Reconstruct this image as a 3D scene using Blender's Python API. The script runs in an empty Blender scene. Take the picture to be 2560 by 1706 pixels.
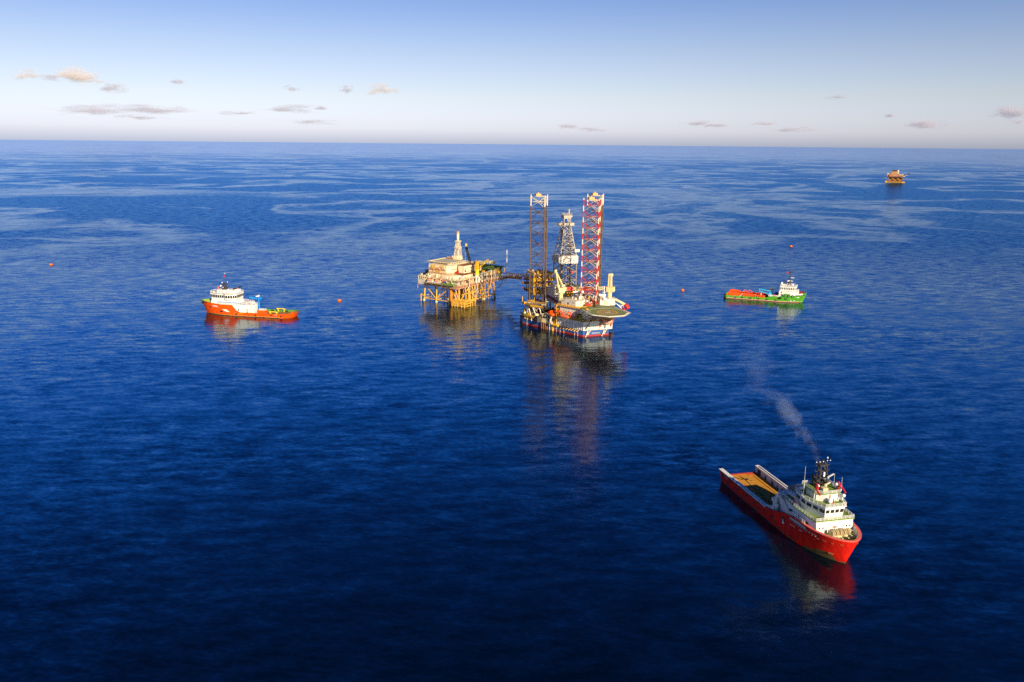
import bpy, bmesh, math, random
from mathutils import Vector, Matrix
R = math.radians
random.seed(7)
SC = bpy.context.scene
COL = SC.collection

# ------------------------------------------------------------------ materials
def mat(name, rgb, rough=0.55, metal=0.0, dirt=0.0, dirt_rgb=(0.10, 0.045, 0.015), scale=0.35, streak=1.0, spec=0.4, thr=0.56):
    m = bpy.data.materials.new(name); m.use_nodes = True
    nt = m.node_tree; n = nt.nodes; l = nt.links
    b = n['Principled BSDF']
    b.inputs['Roughness'].default_value = rough
    b.inputs['Metallic'].default_value = metal
    b.inputs['Specular IOR Level'].default_value = spec
    geo = n.new('ShaderNodeTexCoord')
    mp = n.new('ShaderNodeMapping'); mp.inputs['Scale'].default_value = (scale, scale, scale / streak)
    l.new(geo.outputs['Object'], mp.inputs['Vector'])
    nz = n.new('ShaderNodeTexNoise'); nz.inputs['Detail'].default_value = 5; nz.inputs['Roughness'].default_value = 0.62
    nz.inputs['Scale'].default_value = 1.0
    l.new(mp.outputs['Vector'], nz.inputs['Vector'])
    # gentle tone variation everywhere
    r1 = n.new('ShaderNodeMapRange'); r1.inputs[1].default_value = 0.3; r1.inputs[2].default_value = 0.7
    r1.inputs[3].default_value = 0.86; r1.inputs[4].default_value = 1.08
    l.new(nz.outputs['Fac'], r1.inputs[0])
    v = n.new('ShaderNodeMix'); v.data_type = 'RGBA'; v.blend_type = 'MULTIPLY'; v.inputs['Factor'].default_value = 1
    v.inputs['A'].default_value = (*rgb, 1)
    cmb = n.new('ShaderNodeCombineColor')
    for k in range(3): l.new(r1.outputs[0], cmb.inputs[k])
    l.new(cmb.outputs[0], v.inputs['B'])
    out = v.outputs['Result']
    if dirt > 0:
        nz2 = n.new('ShaderNodeTexNoise'); nz2.inputs['Detail'].default_value = 6; nz2.inputs['Roughness'].default_value = 0.7
        nz2.inputs['Scale'].default_value = 1.7
        l.new(mp.outputs['Vector'], nz2.inputs['Vector'])
        r2 = n.new('ShaderNodeMapRange'); r2.inputs[1].default_value = thr; r2.inputs[2].default_value = thr + 0.10
        r2.inputs[3].default_value = 0; r2.inputs[4].default_value = dirt
        l.new(nz2.outputs['Fac'], r2.inputs[0])
        x = n.new('ShaderNodeMix'); x.data_type = 'RGBA'
        x.inputs['B'].default_value = (*dirt_rgb, 1)
        l.new(out, x.inputs['A']); l.new(r2.outputs[0], x.inputs['Factor'])
        out = x.outputs['Result']
    l.new(out, b.inputs['Base Color'])
    return m

# ------------------------------------------------------------------ world, sun, camera
SUN_EL, SUN_XY = R(23), (0.457, -0.889)
w = bpy.data.worlds.new("World"); SC.world = w; w.use_nodes = True
nt = w.node_tree; n = nt.nodes; l = nt.links
bg = n['Background']
sky = n.new('ShaderNodeTexSky'); sky.sky_type = 'NISHITA'; sky.sun_disc = False
sky.sun_elevation = SUN_EL
sky.sun_rotation = math.atan2(SUN_XY[0], SUN_XY[1])
sky.altitude = 0; sky.air_density = 1.0; sky.dust_density = 0.6; sky.ozone_density = 3.0
# colour grade of the sky by height above the horizon (same from every position)
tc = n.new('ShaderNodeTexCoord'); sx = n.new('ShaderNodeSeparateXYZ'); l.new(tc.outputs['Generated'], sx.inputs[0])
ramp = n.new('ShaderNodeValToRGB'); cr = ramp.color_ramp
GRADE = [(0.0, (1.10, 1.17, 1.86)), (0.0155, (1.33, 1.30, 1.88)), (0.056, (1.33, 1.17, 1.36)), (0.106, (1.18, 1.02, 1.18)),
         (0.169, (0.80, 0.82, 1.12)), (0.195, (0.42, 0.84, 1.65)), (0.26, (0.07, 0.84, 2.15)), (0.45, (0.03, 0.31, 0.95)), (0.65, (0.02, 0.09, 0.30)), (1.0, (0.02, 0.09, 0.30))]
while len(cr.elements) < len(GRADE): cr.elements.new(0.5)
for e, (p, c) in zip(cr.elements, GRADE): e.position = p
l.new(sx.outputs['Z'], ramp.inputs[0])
back = n.new('ShaderNodeMapRange'); back.interpolation_type = 'SMOOTHSTEP'; l.new(sx.outputs['Y'], back.inputs[0])  # sky behind the camera dimmed to weaken fill light on the ships
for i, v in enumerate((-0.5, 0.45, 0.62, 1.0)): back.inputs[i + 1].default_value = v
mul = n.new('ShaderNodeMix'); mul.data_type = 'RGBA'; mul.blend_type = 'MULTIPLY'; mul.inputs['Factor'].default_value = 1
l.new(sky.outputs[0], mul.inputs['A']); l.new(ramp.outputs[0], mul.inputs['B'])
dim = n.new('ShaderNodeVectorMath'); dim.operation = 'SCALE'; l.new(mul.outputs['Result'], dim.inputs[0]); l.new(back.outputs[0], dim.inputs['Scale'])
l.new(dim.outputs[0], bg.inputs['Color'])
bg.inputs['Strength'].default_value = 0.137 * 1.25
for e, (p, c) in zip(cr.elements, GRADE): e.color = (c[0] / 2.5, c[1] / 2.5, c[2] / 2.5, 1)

sl = bpy.data.lights.new('sun', 'SUN'); sl.energy = 5.0; sl.angle = R(0.55); sl.color = (1.0, 0.84, 0.60)
so = bpy.data.objects.new('sun', sl); COL.objects.link(so)
sd = Vector((SUN_XY[0] * math.cos(SUN_EL), SUN_XY[1] * math.cos(SUN_EL), math.sin(SUN_EL)))
so.rotation_euler = (-sd).to_track_quat('-Z', 'Y').to_euler()

CAM_H, F_PX = 130.0, 1991.0
PITCH, ROLL = R(13.906), R(0.537)
cd = bpy.data.cameras.new('camera'); cam = bpy.data.objects.new('camera', cd); COL.objects.link(cam)
cd.sensor_width = 36; cd.lens = 36 * F_PX / 2560; cd.clip_start = 1; cd.clip_end = 900000
cp, sp = math.cos(PITCH), math.sin(PITCH)
f = Vector((0, cp, -sp)); r = Vector((1, 0, 0)); u = Vector((0, sp, cp))
cr_, sr_ = math.cos(ROLL), math.sin(ROLL)
r2 = cr_ * r + sr_ * u; u2 = cr_ * u - sr_ * r
M = Matrix((r2, u2, -f)).transposed().to_4x4(); M.translation = (0, 0, CAM_H)
cam.matrix_world = M
SC.camera = cam
SC.view_settings.view_transform = 'Standard'; SC.view_settings.look = 'None'
SC.view_settings.exposure = 0.55; SC.view_settings.gamma = 1
SC.cycles.use_denoising = False
SC.render.filter_size = 1.15; SC.cycles.max_bounces = 6; SC.cycles.volume_bounces = 4
# ------------------------------------------------------------------ sea
def water_material():
    m = bpy.data.materials.new('sea_water'); m.use_nodes = True
    nt = m.node_tree; n = nt.nodes; l = nt.links; n.clear()
    out = n.new('ShaderNodeOutputMaterial')
    geo = n.new('ShaderNodeNewGeometry'); pos = geo.outputs['Position']
    def math_(op, a, b=None, c=None):
        k = n.new('ShaderNodeMath'); k.operation = op
        for i, v in enumerate((a, b, c)):
            if v is None: continue
            if isinstance(v, (int, float)): k.inputs[i].default_value = v
            else: l.new(v, k.inputs[i])
        return k.outputs[0]
    def vmath(op, a, b=None):
        k = n.new('ShaderNodeVectorMath'); k.operation = op
        for i, v in enumerate((a, b)):
            if v is None: continue
            if isinstance(v, tuple): k.inputs[i].default_value = v
            else: l.new(v, k.inputs[i])
        return k.outputs['Vector']
    def mapr(v, a, b, c, d, smooth=True):
        k = n.new('ShaderNodeMapRange'); k.interpolation_type = 'SMOOTHSTEP' if smooth else 'LINEAR'
        l.new(v, k.inputs[0])
        for i, x in enumerate((a, b, c, d)): k.inputs[i + 1].default_value = x
        return k.outputs[0]
    def noise(vec, scale, rot=0.0, detail=2.0, rough=0.5, dist=0.0, off=(0, 0, 0)):
        mp = n.new('ShaderNodeMapping'); mp.vector_type = 'POINT'
        mp.inputs['Scale'].default_value = (*scale, 1); mp.inputs['Rotation'].default_value = (0, 0, rot); mp.inputs['Location'].default_value = off
        # rotate first, then stretch
        mr = n.new('ShaderNodeMapping'); mr.inputs['Rotation'].default_value = (0, 0, rot); mp.inputs['Rotation'].default_value = (0, 0, 0)
        l.new(vec, mr.inputs[0]); l.new(mr.outputs[0], mp.inputs[0])
        k = n.new('ShaderNodeTexNoise'); k.noise_dimensions = '2D'
        k.inputs['Scale'].default_value = 1; k.inputs['Detail'].default_value = detail
        k.inputs['Roughness'].default_value = rough; k.inputs['Distortion'].default_value = dist
        l.new(mp.outputs[0], k.inputs['Vector'])
        return k
    def slope(vec, scale, rot, amp, **kw):
        c = noise(vec, scale, rot, **kw).outputs['Color']
        return vmath('MULTIPLY', vmath('SUBTRACT', c, (0.5, 0.5, 0.5)), (amp[0], amp[1], 0))
    # slicks: long calm lanes between rippled water
    warp = vmath('MULTIPLY', vmath('SUBTRACT', noise(pos, (1 / 800, 1 / 800), 0, detail=4, off=(4.1, 2.2, 0)).outputs['Color'], (0.5, 0.5, 0.5)), (620, 620, 0))
    wp = vmath('ADD', pos, warp)
    s1 = noise(wp, (1 / 760, 1 / 560), R(-20), detail=7, rough=0.60, off=(SLICK[0], SLICK[1], 0)).outputs['Fac']
    ridge = math_('SUBTRACT', 1.0, math_('ABSOLUTE', math_('MULTIPLY', math_('SUBTRACT', s1, 0.5), 6.0)))
    lane = mapr(ridge, 0.62, 1.05, 0, 0.9)
    s2 = noise(wp, (1 / 1200, 1 / 1000), R(10), detail=8, rough=0.6, off=(7.7, 1.3, 0)).outputs['Fac']
    patch = mapr(s2, 0.53, 0.72, 0, 1)
    # calm lanes only show well out; the water round the rigs is evenly rippled
    ln = n.new('ShaderNodeVectorMath'); ln.operation = 'LENGTH'; l.new(pos, ln.inputs[0])
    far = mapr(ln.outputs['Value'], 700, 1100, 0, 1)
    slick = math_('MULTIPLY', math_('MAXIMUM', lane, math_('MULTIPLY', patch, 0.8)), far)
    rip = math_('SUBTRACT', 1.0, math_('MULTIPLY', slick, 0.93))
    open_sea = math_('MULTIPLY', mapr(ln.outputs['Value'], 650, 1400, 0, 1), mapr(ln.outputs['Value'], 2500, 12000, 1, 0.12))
    # slopes of three wave sizes
    w0 = slope(pos, (1 / 50, 1 / 20), R(-9), (0.02, 0.05), detail=1)
    w1 = slope(pos, (1 / 17, 1 / 5.5), R(-8), (0.06, 0.15), detail=3, rough=0.5, off=(3, 9, 0))
    w1b = slope(pos, (1 / 9, 1 / 3.2), R(9), (0.05, 0.10), detail=2, rough=0.55, off=(13, 5, 0))
    w2 = slope(pos, (1 / 2.6, 1 / 1.3), R(8), (0.07, 0.11), detail=2, rough=0.6, off=(1, 2, 0))
    gust = noise(pos, (1 / 160, 1 / 90), R(12), detail=3, off=(2, 6, 0)).outputs['Fac']
    gs = mapr(gust, 0.3, 0.7, 0.72, 1.15)
    def scale_(v, fac):
        k = n.new('ShaderNodeVectorMath'); k.operation = 'SCALE'; l.new(v, k.inputs[0])
        if isinstance(fac, float): k.inputs['Scale'].default_value = fac
        else: l.new(fac, k.inputs['Scale'])
        return k.outputs[0]
    grow = math_('ADD', 1.0, math_('MULTIPLY', open_sea, 1.2))
    wk = None                                   # water churned behind the two moving vessels
    for (cx, cy, ra, rb, an) in WAKES:
        mp = n.new('ShaderNodeMapping'); mp.vector_type = 'TEXTURE'; mp.inputs['Location'].default_value = (cx, cy, 0); mp.inputs['Rotation'].default_value = (0, 0, an); mp.inputs['Scale'].default_value = (ra, rb, 1)
        l.new(pos, mp.inputs[0]); k = n.new('ShaderNodeVectorMath'); k.operation = 'LENGTH'; l.new(mp.outputs[0], k.inputs[0])
        q = mapr(k.outputs['Value'], 0.2, 1.0, 0.7, 0.0); wk = q if wk is None else math_('MAXIMUM', wk, q)
    amp = math_('MULTIPLY', math_('MULTIPLY', math_('MULTIPLY', rip, gs), grow), math_('ADD', 1.0, wk))
    sl = vmath('ADD', w0, scale_(vmath('ADD', vmath('ADD', w1, w1b), w2), amp))
    sl = vmath('ADD', sl, (0, 0, 1))
    nrm = vmath('NORMALIZE', sl)
    fr = n.new('ShaderNodeFresnel'); fr.inputs['IOR'].default_value = 1.85; l.new(nrm, fr.inputs['Normal'])
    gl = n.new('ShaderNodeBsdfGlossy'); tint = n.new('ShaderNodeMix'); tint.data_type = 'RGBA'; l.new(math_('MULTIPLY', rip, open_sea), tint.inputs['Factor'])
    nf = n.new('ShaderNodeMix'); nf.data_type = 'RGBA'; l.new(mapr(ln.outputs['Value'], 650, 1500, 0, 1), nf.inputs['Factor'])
    nf.inputs['A'].default_value = (0.72, 0.88, 1.0, 1); nf.inputs['B'].default_value = (0.62, 0.73, 0.92, 1); l.new(nf.outputs['Result'], tint.inputs['A']); tint.inputs['B'].default_value = (0.20, 0.53, 1.0, 1)  # haze and bluer sky reflections painted into the gloss tint by distance
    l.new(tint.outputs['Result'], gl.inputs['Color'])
    l.new(nrm, gl.inputs['Normal'])
    rough = math_('ADD', 0.115, math_('MULTIPLY', rip, 0.05))
    l.new(rough, gl.inputs['Roughness'])
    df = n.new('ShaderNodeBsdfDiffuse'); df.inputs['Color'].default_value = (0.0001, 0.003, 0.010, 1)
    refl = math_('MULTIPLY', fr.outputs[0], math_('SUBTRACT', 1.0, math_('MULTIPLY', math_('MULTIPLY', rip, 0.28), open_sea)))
    mx = n.new('ShaderNodeMixShader')
    l.new(refl, mx.inputs[0]); l.new(df.outputs[0], mx.inputs[1]); l.new(gl.outputs[0], mx.inputs[2])
    l.new(mx.outputs[0], out.inputs['Surface'])
    return m
SLICK = (1.7, 3.1)
WAKES = [(-132, 593, 34, 14, 0.0), (76, 318, 20, 30, 0.3)]
def build_sea():
    bm = bmesh.new()
    prev = None; N = 96
    for rad in (400, 1500, 6000, 25000, 90000, 200000):
        ring = [bm.verts.new((rad * math.cos(2 * math.pi * k / N), rad * math.sin(2 * math.pi * k / N), 0)) for k in range(N)]
        if prev is None: bm.faces.new(ring)
        else:
            for k in range(N): bm.faces.new((prev[k], ring[k], ring[(k + 1) % N], prev[(k + 1) % N]))
        prev = ring
    me = bpy.data.meshes.new('sea'); bm.to_mesh(me); bm.free()
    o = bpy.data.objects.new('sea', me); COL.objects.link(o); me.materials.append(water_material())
    o['kind'] = 'structure'; o['label'] = 'deep blue calm sea with rippled and slick patches reaching the horizon'
build_sea()
# ------------------------------------------------------------------ mesh helpers
class MB:
    def __init__(s): s.v = []; s.f = []; s.mi = []; s.cur = 0; s.runs = []
    def m(s, i): s.cur = i; return s
    def add(s, vs, fs):
        o = len(s.v); s.v += [tuple(v) for v in vs]; s.runs.append((o, len(s.v), len(s.f), len(s.f) + len(fs)))
        s.f += [tuple(o + i for i in f) for f in fs]; s.mi += [s.cur] * len(fs); return s
    def b2(s, x0, x1, y0, y1, z0, z1):
        return s.add([(x0, y0, z0), (x1, y0, z0), (x1, y1, z0), (x0, y1, z0), (x0, y0, z1), (x1, y0, z1), (x1, y1, z1), (x0, y1, z1)],
                     [(0, 3, 2, 1), (4, 5, 6, 7), (0, 1, 5, 4), (1, 2, 6, 5), (2, 3, 7, 6), (3, 0, 4, 7)])
    def box(s, c, d, rz=0.0):
        cx, cy, cz = c; a, b, h = d[0] / 2, d[1] / 2, d[2] / 2; co, si = math.cos(rz), math.sin(rz)
        vs = [(cx + co * x - si * y, cy + si * x + co * y, cz + z) for z in (-h, h) for x, y in ((-a, -b), (a, -b), (a, b), (-a, b))]
        return s.add(vs, [(0, 3, 2, 1), (4, 5, 6, 7), (0, 1, 5, 4), (1, 2, 6, 5), (2, 3, 7, 6), (3, 0, 4, 7)])
    def tube(s, p, q, r, n=6, r2=None):
        p, q = Vector(p), Vector(q); r2 = r if r2 is None else r2
        d = q - p
        if d.length < 1e-6: return s
        d.normalize(); a = d.orthogonal().normalized() if abs(d.z) < 0.999 else Vector((1, 0, 0)); b = d.cross(a).normalized(); a = b.cross(d)
        vs = [c + (a * math.cos(2 * math.pi * k / n) + b * math.sin(2 * math.pi * k / n)) * rr for c, rr in ((p, r), (q, r2)) for k in range(n)]
        fs = [(k, (k + 1) % n, n + (k + 1) % n, n + k) for k in range(n)] + [tuple(range(n))[::-1], tuple(range(n, 2 * n))]
        return s.add(vs, fs)
    def bar(s, p, q, w): return s.tube(p, q, w * 0.62, 4)
    def path(s, pts, r, n=6):
        for p, q in zip(pts, pts[1:]): s.tube(p, q, r, n)
        return s
    def prism(s, poly, z0, z1, top=None):
        n = len(poly); top = top or poly
        vs = [(p[0], p[1], z0 if len(p) < 3 else p[2]) for p in poly] + [(p[0], p[1], z1 if len(p) < 3 else p[2]) for p in top]
        a = sum(poly[i][0] * poly[(i + 1) % n][1] - poly[(i + 1) % n][0] * poly[i][1] for i in range(n))
        fs = [(k, (k + 1) % n, n + (k + 1) % n, n + k) for k in range(n)] + [tuple(range(n))[::-1], tuple(range(n, 2 * n))]
        if a < 0: fs = [t[::-1] for t in fs]
        return s.add(vs, fs)
    def extr(s, prof, y0, y1):          # profile of (x, z) carried along y
        n = len(prof); vs = [(x, y0, z) for x, z in prof] + [(x, y1, z) for x, z in prof]
        a = sum(prof[i][0] * prof[(i + 1) % n][1] - prof[(i + 1) % n][0] * prof[i][1] for i in range(n))
        fs = [(k, n + k, n + (k + 1) % n, (k + 1) % n) for k in range(n)] + [tuple(range(n)), tuple(range(n, 2 * n))[::-1]]
        if a < 0: fs = [t[::-1] for t in fs]
        return s.add(vs, fs)
    def lathe(s, prof, c=(0, 0, 0), n=16, axis='z'):
        vs = []
        for r_, z in prof:
            for k in range(n):
                a = 2 * math.pi * k / n; x, y = r_ * math.cos(a), r_ * math.sin(a)
                p = {'z': (x, y, z), 'x': (z, x, y), 'y': (y, z, x)}[axis]
                vs.append((c[0] + p[0], c[1] + p[1], c[2] + p[2]))
        fs = []
        for j in range(len(prof) - 1):
            for k in range(n): fs.append((j * n + k, j * n + (k + 1) % n, (j + 1) * n + (k + 1) % n, (j + 1) * n + k))
        m_ = (len(prof) - 1) * n
        fs += [tuple(range(n))[::-1], tuple(range(m_, m_ + n))]
        return s.add(vs, fs)
    def ball(s, c, r_, n=10, sz=1.0):
        pr = [(max(1e-3, r_ * math.sin(math.pi * k / n)), -r_ * sz * math.cos(math.pi * k / n)) for k in range(n + 1)]
        return s.lathe(pr, c, n + 4)
    def rail(s, pts, h=1.1, closed=False, step=2.2, r_=0.055, rows=2):
        pts = [Vector(p) for p in pts]
        if closed: pts = pts + [pts[0]]
        for p, q in zip(pts, pts[1:]):
            for j in range(rows):
                z = Vector((0, 0, h * (1 - j / rows))); s.tube(p + z, q + z, r_, 4)
            k = max(1, round((q - p).length / step))
            for i in range(k + 1):
                c = p.lerp(q, i / k); s.tube(c, c + Vector((0, 0, h)), r_, 4)
        return s
    def xtruss(s, a0, a1, b0, b1, n, r_):   # X bracing between two members
        a0, a1, b0, b1 = map(Vector, (a0, a1, b0, b1))
        for i in range(n):
            p, q, u_, v_ = a0.lerp(a1, i / n), a0.lerp(a1, (i + 1) / n), b0.lerp(b1, i / n), b0.lerp(b1, (i + 1) / n)
            s.tube(p, v_, r_, 5); s.tube(u_, q, r_, 5); s.tube(p, u_, r_, 5)
        return s
    def zig(s, a0, a1, b0, b1, n, r_):      # zigzag bracing
        a0, a1, b0, b1 = map(Vector, (a0, a1, b0, b1))
        for i in range(n):
            p, q, u_, v_ = a0.lerp(a1, i / n), a0.lerp(a1, (i + 1) / n), b0.lerp(b1, i / n), b0.lerp(b1, (i + 1) / n)
            s.tube(p, v_, r_, 4) if i % 2 == 0 else s.tube(u_, q, r_, 4)
            s.tube(q, v_, r_, 4)
        return s
    def stairs(s, p, q, w=1.0):
        s.bar(p, q, w * 0.5)
        return s.rail([p, q], 1.0, step=2.5)
    def split(s, gap=0.22):
        """groups of touching shapes, largest first"""
        B = []
        for a, b, _, _ in s.runs:
            P = s.v[a:b]; B.append([min(p[i] for p in P) - gap for i in range(3)] + [max(p[i] for p in P) + gap for i in range(3)])
        n = len(B); up = list(range(n))
        def find(i):
            while up[i] != i: up[i] = up[up[i]]; i = up[i]
            return i
        for i in range(n):
            for j in range(i + 1, n):
                if all(B[i][k] <= B[j][k + 3] and B[j][k] <= B[i][k + 3] for k in range(3)): up[find(i)] = find(j)
        G = {}
        for i in range(n): G.setdefault(find(i), []).append(i)
        out = []
        for ids in G.values():
            q = MB()
            for i in ids:
                a, b, c, d = s.runs[i]; off = len(q.v) - a; q.v += s.v[a:b]
                q.f += [tuple(x + off for x in t) for t in s.f[c:d]]; q.mi += s.mi[c:d]; q.runs.append((0, 0, 0, 0))
            ext = 1
            for k in range(3): ext *= 1 + max(p[k] for p in q.v) - min(p[k] for p in q.v)
            out.append((ext, q))
        return [q for _, q in sorted(out, key=lambda t: -t[0])]
    def build(s, name, m, parent=None, smooth=False, loc=None, one=False):
        if not one and len(s.runs) > 1 and not name.endswith(('lettering', 'marking', 'emblem', 'hull', 'load_line_', 'stripe', 'rib', 'net')):
            L = s.split()
            if 1 < len(L) <= 100: return [q.build(name, m, parent, smooth, loc, True) for q in L][0]
        me = bpy.data.meshes.new(name); me.from_pydata(s.v, [], s.f); me.update()
        o = bpy.data.objects.new(name, me); COL.objects.link(o)
        for x in (m if isinstance(m, (list, tuple)) else [m]): me.materials.append(x)
        if isinstance(m, (list, tuple)): me.polygons.foreach_set('material_index', s.mi)
        if smooth: me.polygons.foreach_set('use_smooth', [True] * len(me.polygons))
        if parent: o.parent = parent
        if loc: o.location = loc
        return o

def lettering(mb, text, origin, xdir, ydir, size, lift=0.03, spacing=1.0, shear=0.0):
    cu = bpy.data.curves.new('lettering', 'FONT'); cu.body = text; cu.size = size; cu.space_character = spacing; cu.shear = shear
    cu.resolution_u = 2; cu.offset = size * 0.02
    ob = bpy.data.objects.new('lettering', cu); me = bpy.data.meshes.new_from_object(ob)
    X, Y = Vector(xdir).normalized(), Vector(ydir).normalized(); Z = X.cross(Y)
    mb.add([Vector(origin) + X * v.co.x + Y * v.co.y + Z * lift for v in me.vertices], [tuple(p.vertices) for p in me.polygons])
    bpy.data.objects.remove(ob); bpy.data.curves.remove(cu); bpy.data.meshes.remove(me)
    return mb

def thing(name, label, cat, loc=(0, 0, 0), rz=0.0, group=None):
    o = bpy.data.objects.new(name, None); COL.objects.link(o); o.location = loc; o.rotation_euler = (0, 0, rz)
    o['label'] = label; o['category'] = cat
    if group: o['group'] = group
    o.empty_display_size = 0.5
    return o
def tag(o, label, cat=None, group=None, kind=None):
    o['label'] = label
    if cat: o['category'] = cat
    if group: o['group'] = group
    if kind: o['kind'] = kind
    return o

# paint set
white = mat('white_paint', (0.80, 0.77, 0.70), 0.5, dirt=0.45, dirt_rgb=(0.42, 0.27, 0.14), streak=3, thr=0.60)
white_clean = mat('white_fittings', (0.82, 0.81, 0.78), 0.5)
black = mat('black_paint', (0.012, 0.012, 0.013), 0.6)
dark = mat('dark_steel', (0.045, 0.04, 0.036), 0.65, dirt=0.6)
glass = mat('window_glass', (0.018, 0.022, 0.026), 0.12, spec=0.6)
red_hull = mat('red_hull_paint', (0.62, 0.006, 0.009), 0.45, dirt=0.3, dirt_rgb=(0.22, 0.01, 0.008), streak=4, scale=0.25)
pink_red = mat('faded_red_paint', (0.82, 0.14, 0.10), 0.6)
green_deck = mat('green_deck_paint', (0.20, 0.30, 0.03), 0.7, dirt=0.5, dirt_rgb=(0.12, 0.11, 0.03), scale=0.6)
cargo_wood = mat('worn_cargo_deck', (0.62, 0.27, 0.02), 0.8, dirt=0.85, dirt_rgb=(0.16, 0.07, 0.02), scale=0.32, thr=0.55)
greywhite = mat('weathered_white', (0.55, 0.55, 0.53), 0.7, dirt=0.6, dirt_rgb=(0.28, 0.2, 0.12), scale=0.7, streak=2, thr=0.54)
cream = mat('cream_paint', (0.72, 0.60, 0.36), 0.55, dirt=0.5, scale=0.6)
rust = mat('rusty_steel', (0.26, 0.10, 0.035), 0.85, dirt=0.7, dirt_rgb=(0.07, 0.03, 0.015), scale=0.5)
bright_red = mat('bright_red_paint', (0.60, 0.02, 0.02), 0.5)
orange_hull = mat('orange_hull_paint', (0.90, 0.085, 0.003), 0.45, spec=0.2, dirt=0.2, dirt_rgb=(0.65, 0.05, 0.006), streak=3, scale=0.2)
orange = mat('orange_paint', (0.88, 0.10, 0.006), 0.5, dirt=0.3, dirt_rgb=(0.5, 0.06, 0.01))
green_hull = mat('green_hull_paint', (0.075, 0.33, 0.022), 0.45, spec=0.2, dirt=0.35, dirt_rgb=(0.06, 0.22, 0.025), streak=3, scale=0.25)
green_paint = mat('mid_green_paint', (0.09, 0.28, 0.05), 0.6, dirt=0.4, dirt_rgb=(0.1, 0.14, 0.04))
yellow = mat('yellow_paint', (0.82, 0.42, 0.012), 0.55, dirt=0.55, dirt_rgb=(0.35, 0.14, 0.02), scale=0.6)
bright_yellow = mat('bright_yellow_paint', (0.85, 0.62, 0.02), 0.5)
jacket_yellow = mat('rusty_yellow_paint', (0.78, 0.42, 0.05), 0.6, dirt=0.65, dirt_rgb=(0.36, 0.15, 0.03), scale=0.35, thr=0.56)
blue_crane = mat('blue_crane_paint', (0.012, 0.22, 0.66), 0.4)
light_blue = mat('light_blue_paint', (0.05, 0.42, 0.80), 0.4)
purple = mat('purple_drum_paint', (0.22, 0.03, 0.17), 0.5)
rubber = mat('black_rubber', (0.014, 0.014, 0.014), 0.8)
crane_yellow = mat('pale_crane_paint', (0.80, 0.66, 0.30), 0.5, dirt=0.4)
buoy_orange = mat('buoy_orange', (0.85, 0.17, 0.02), 0.5, dirt=0.5, dirt_rgb=(0.3, 0.04, 0.01), scale=0.9)
pale_salmon = mat('salmon_fibreglass', (0.85, 0.36, 0.22), 0.45)
lifeboat_orange = mat('lifeboat_orange', (0.88, 0.16, 0.05), 0.4)

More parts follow.
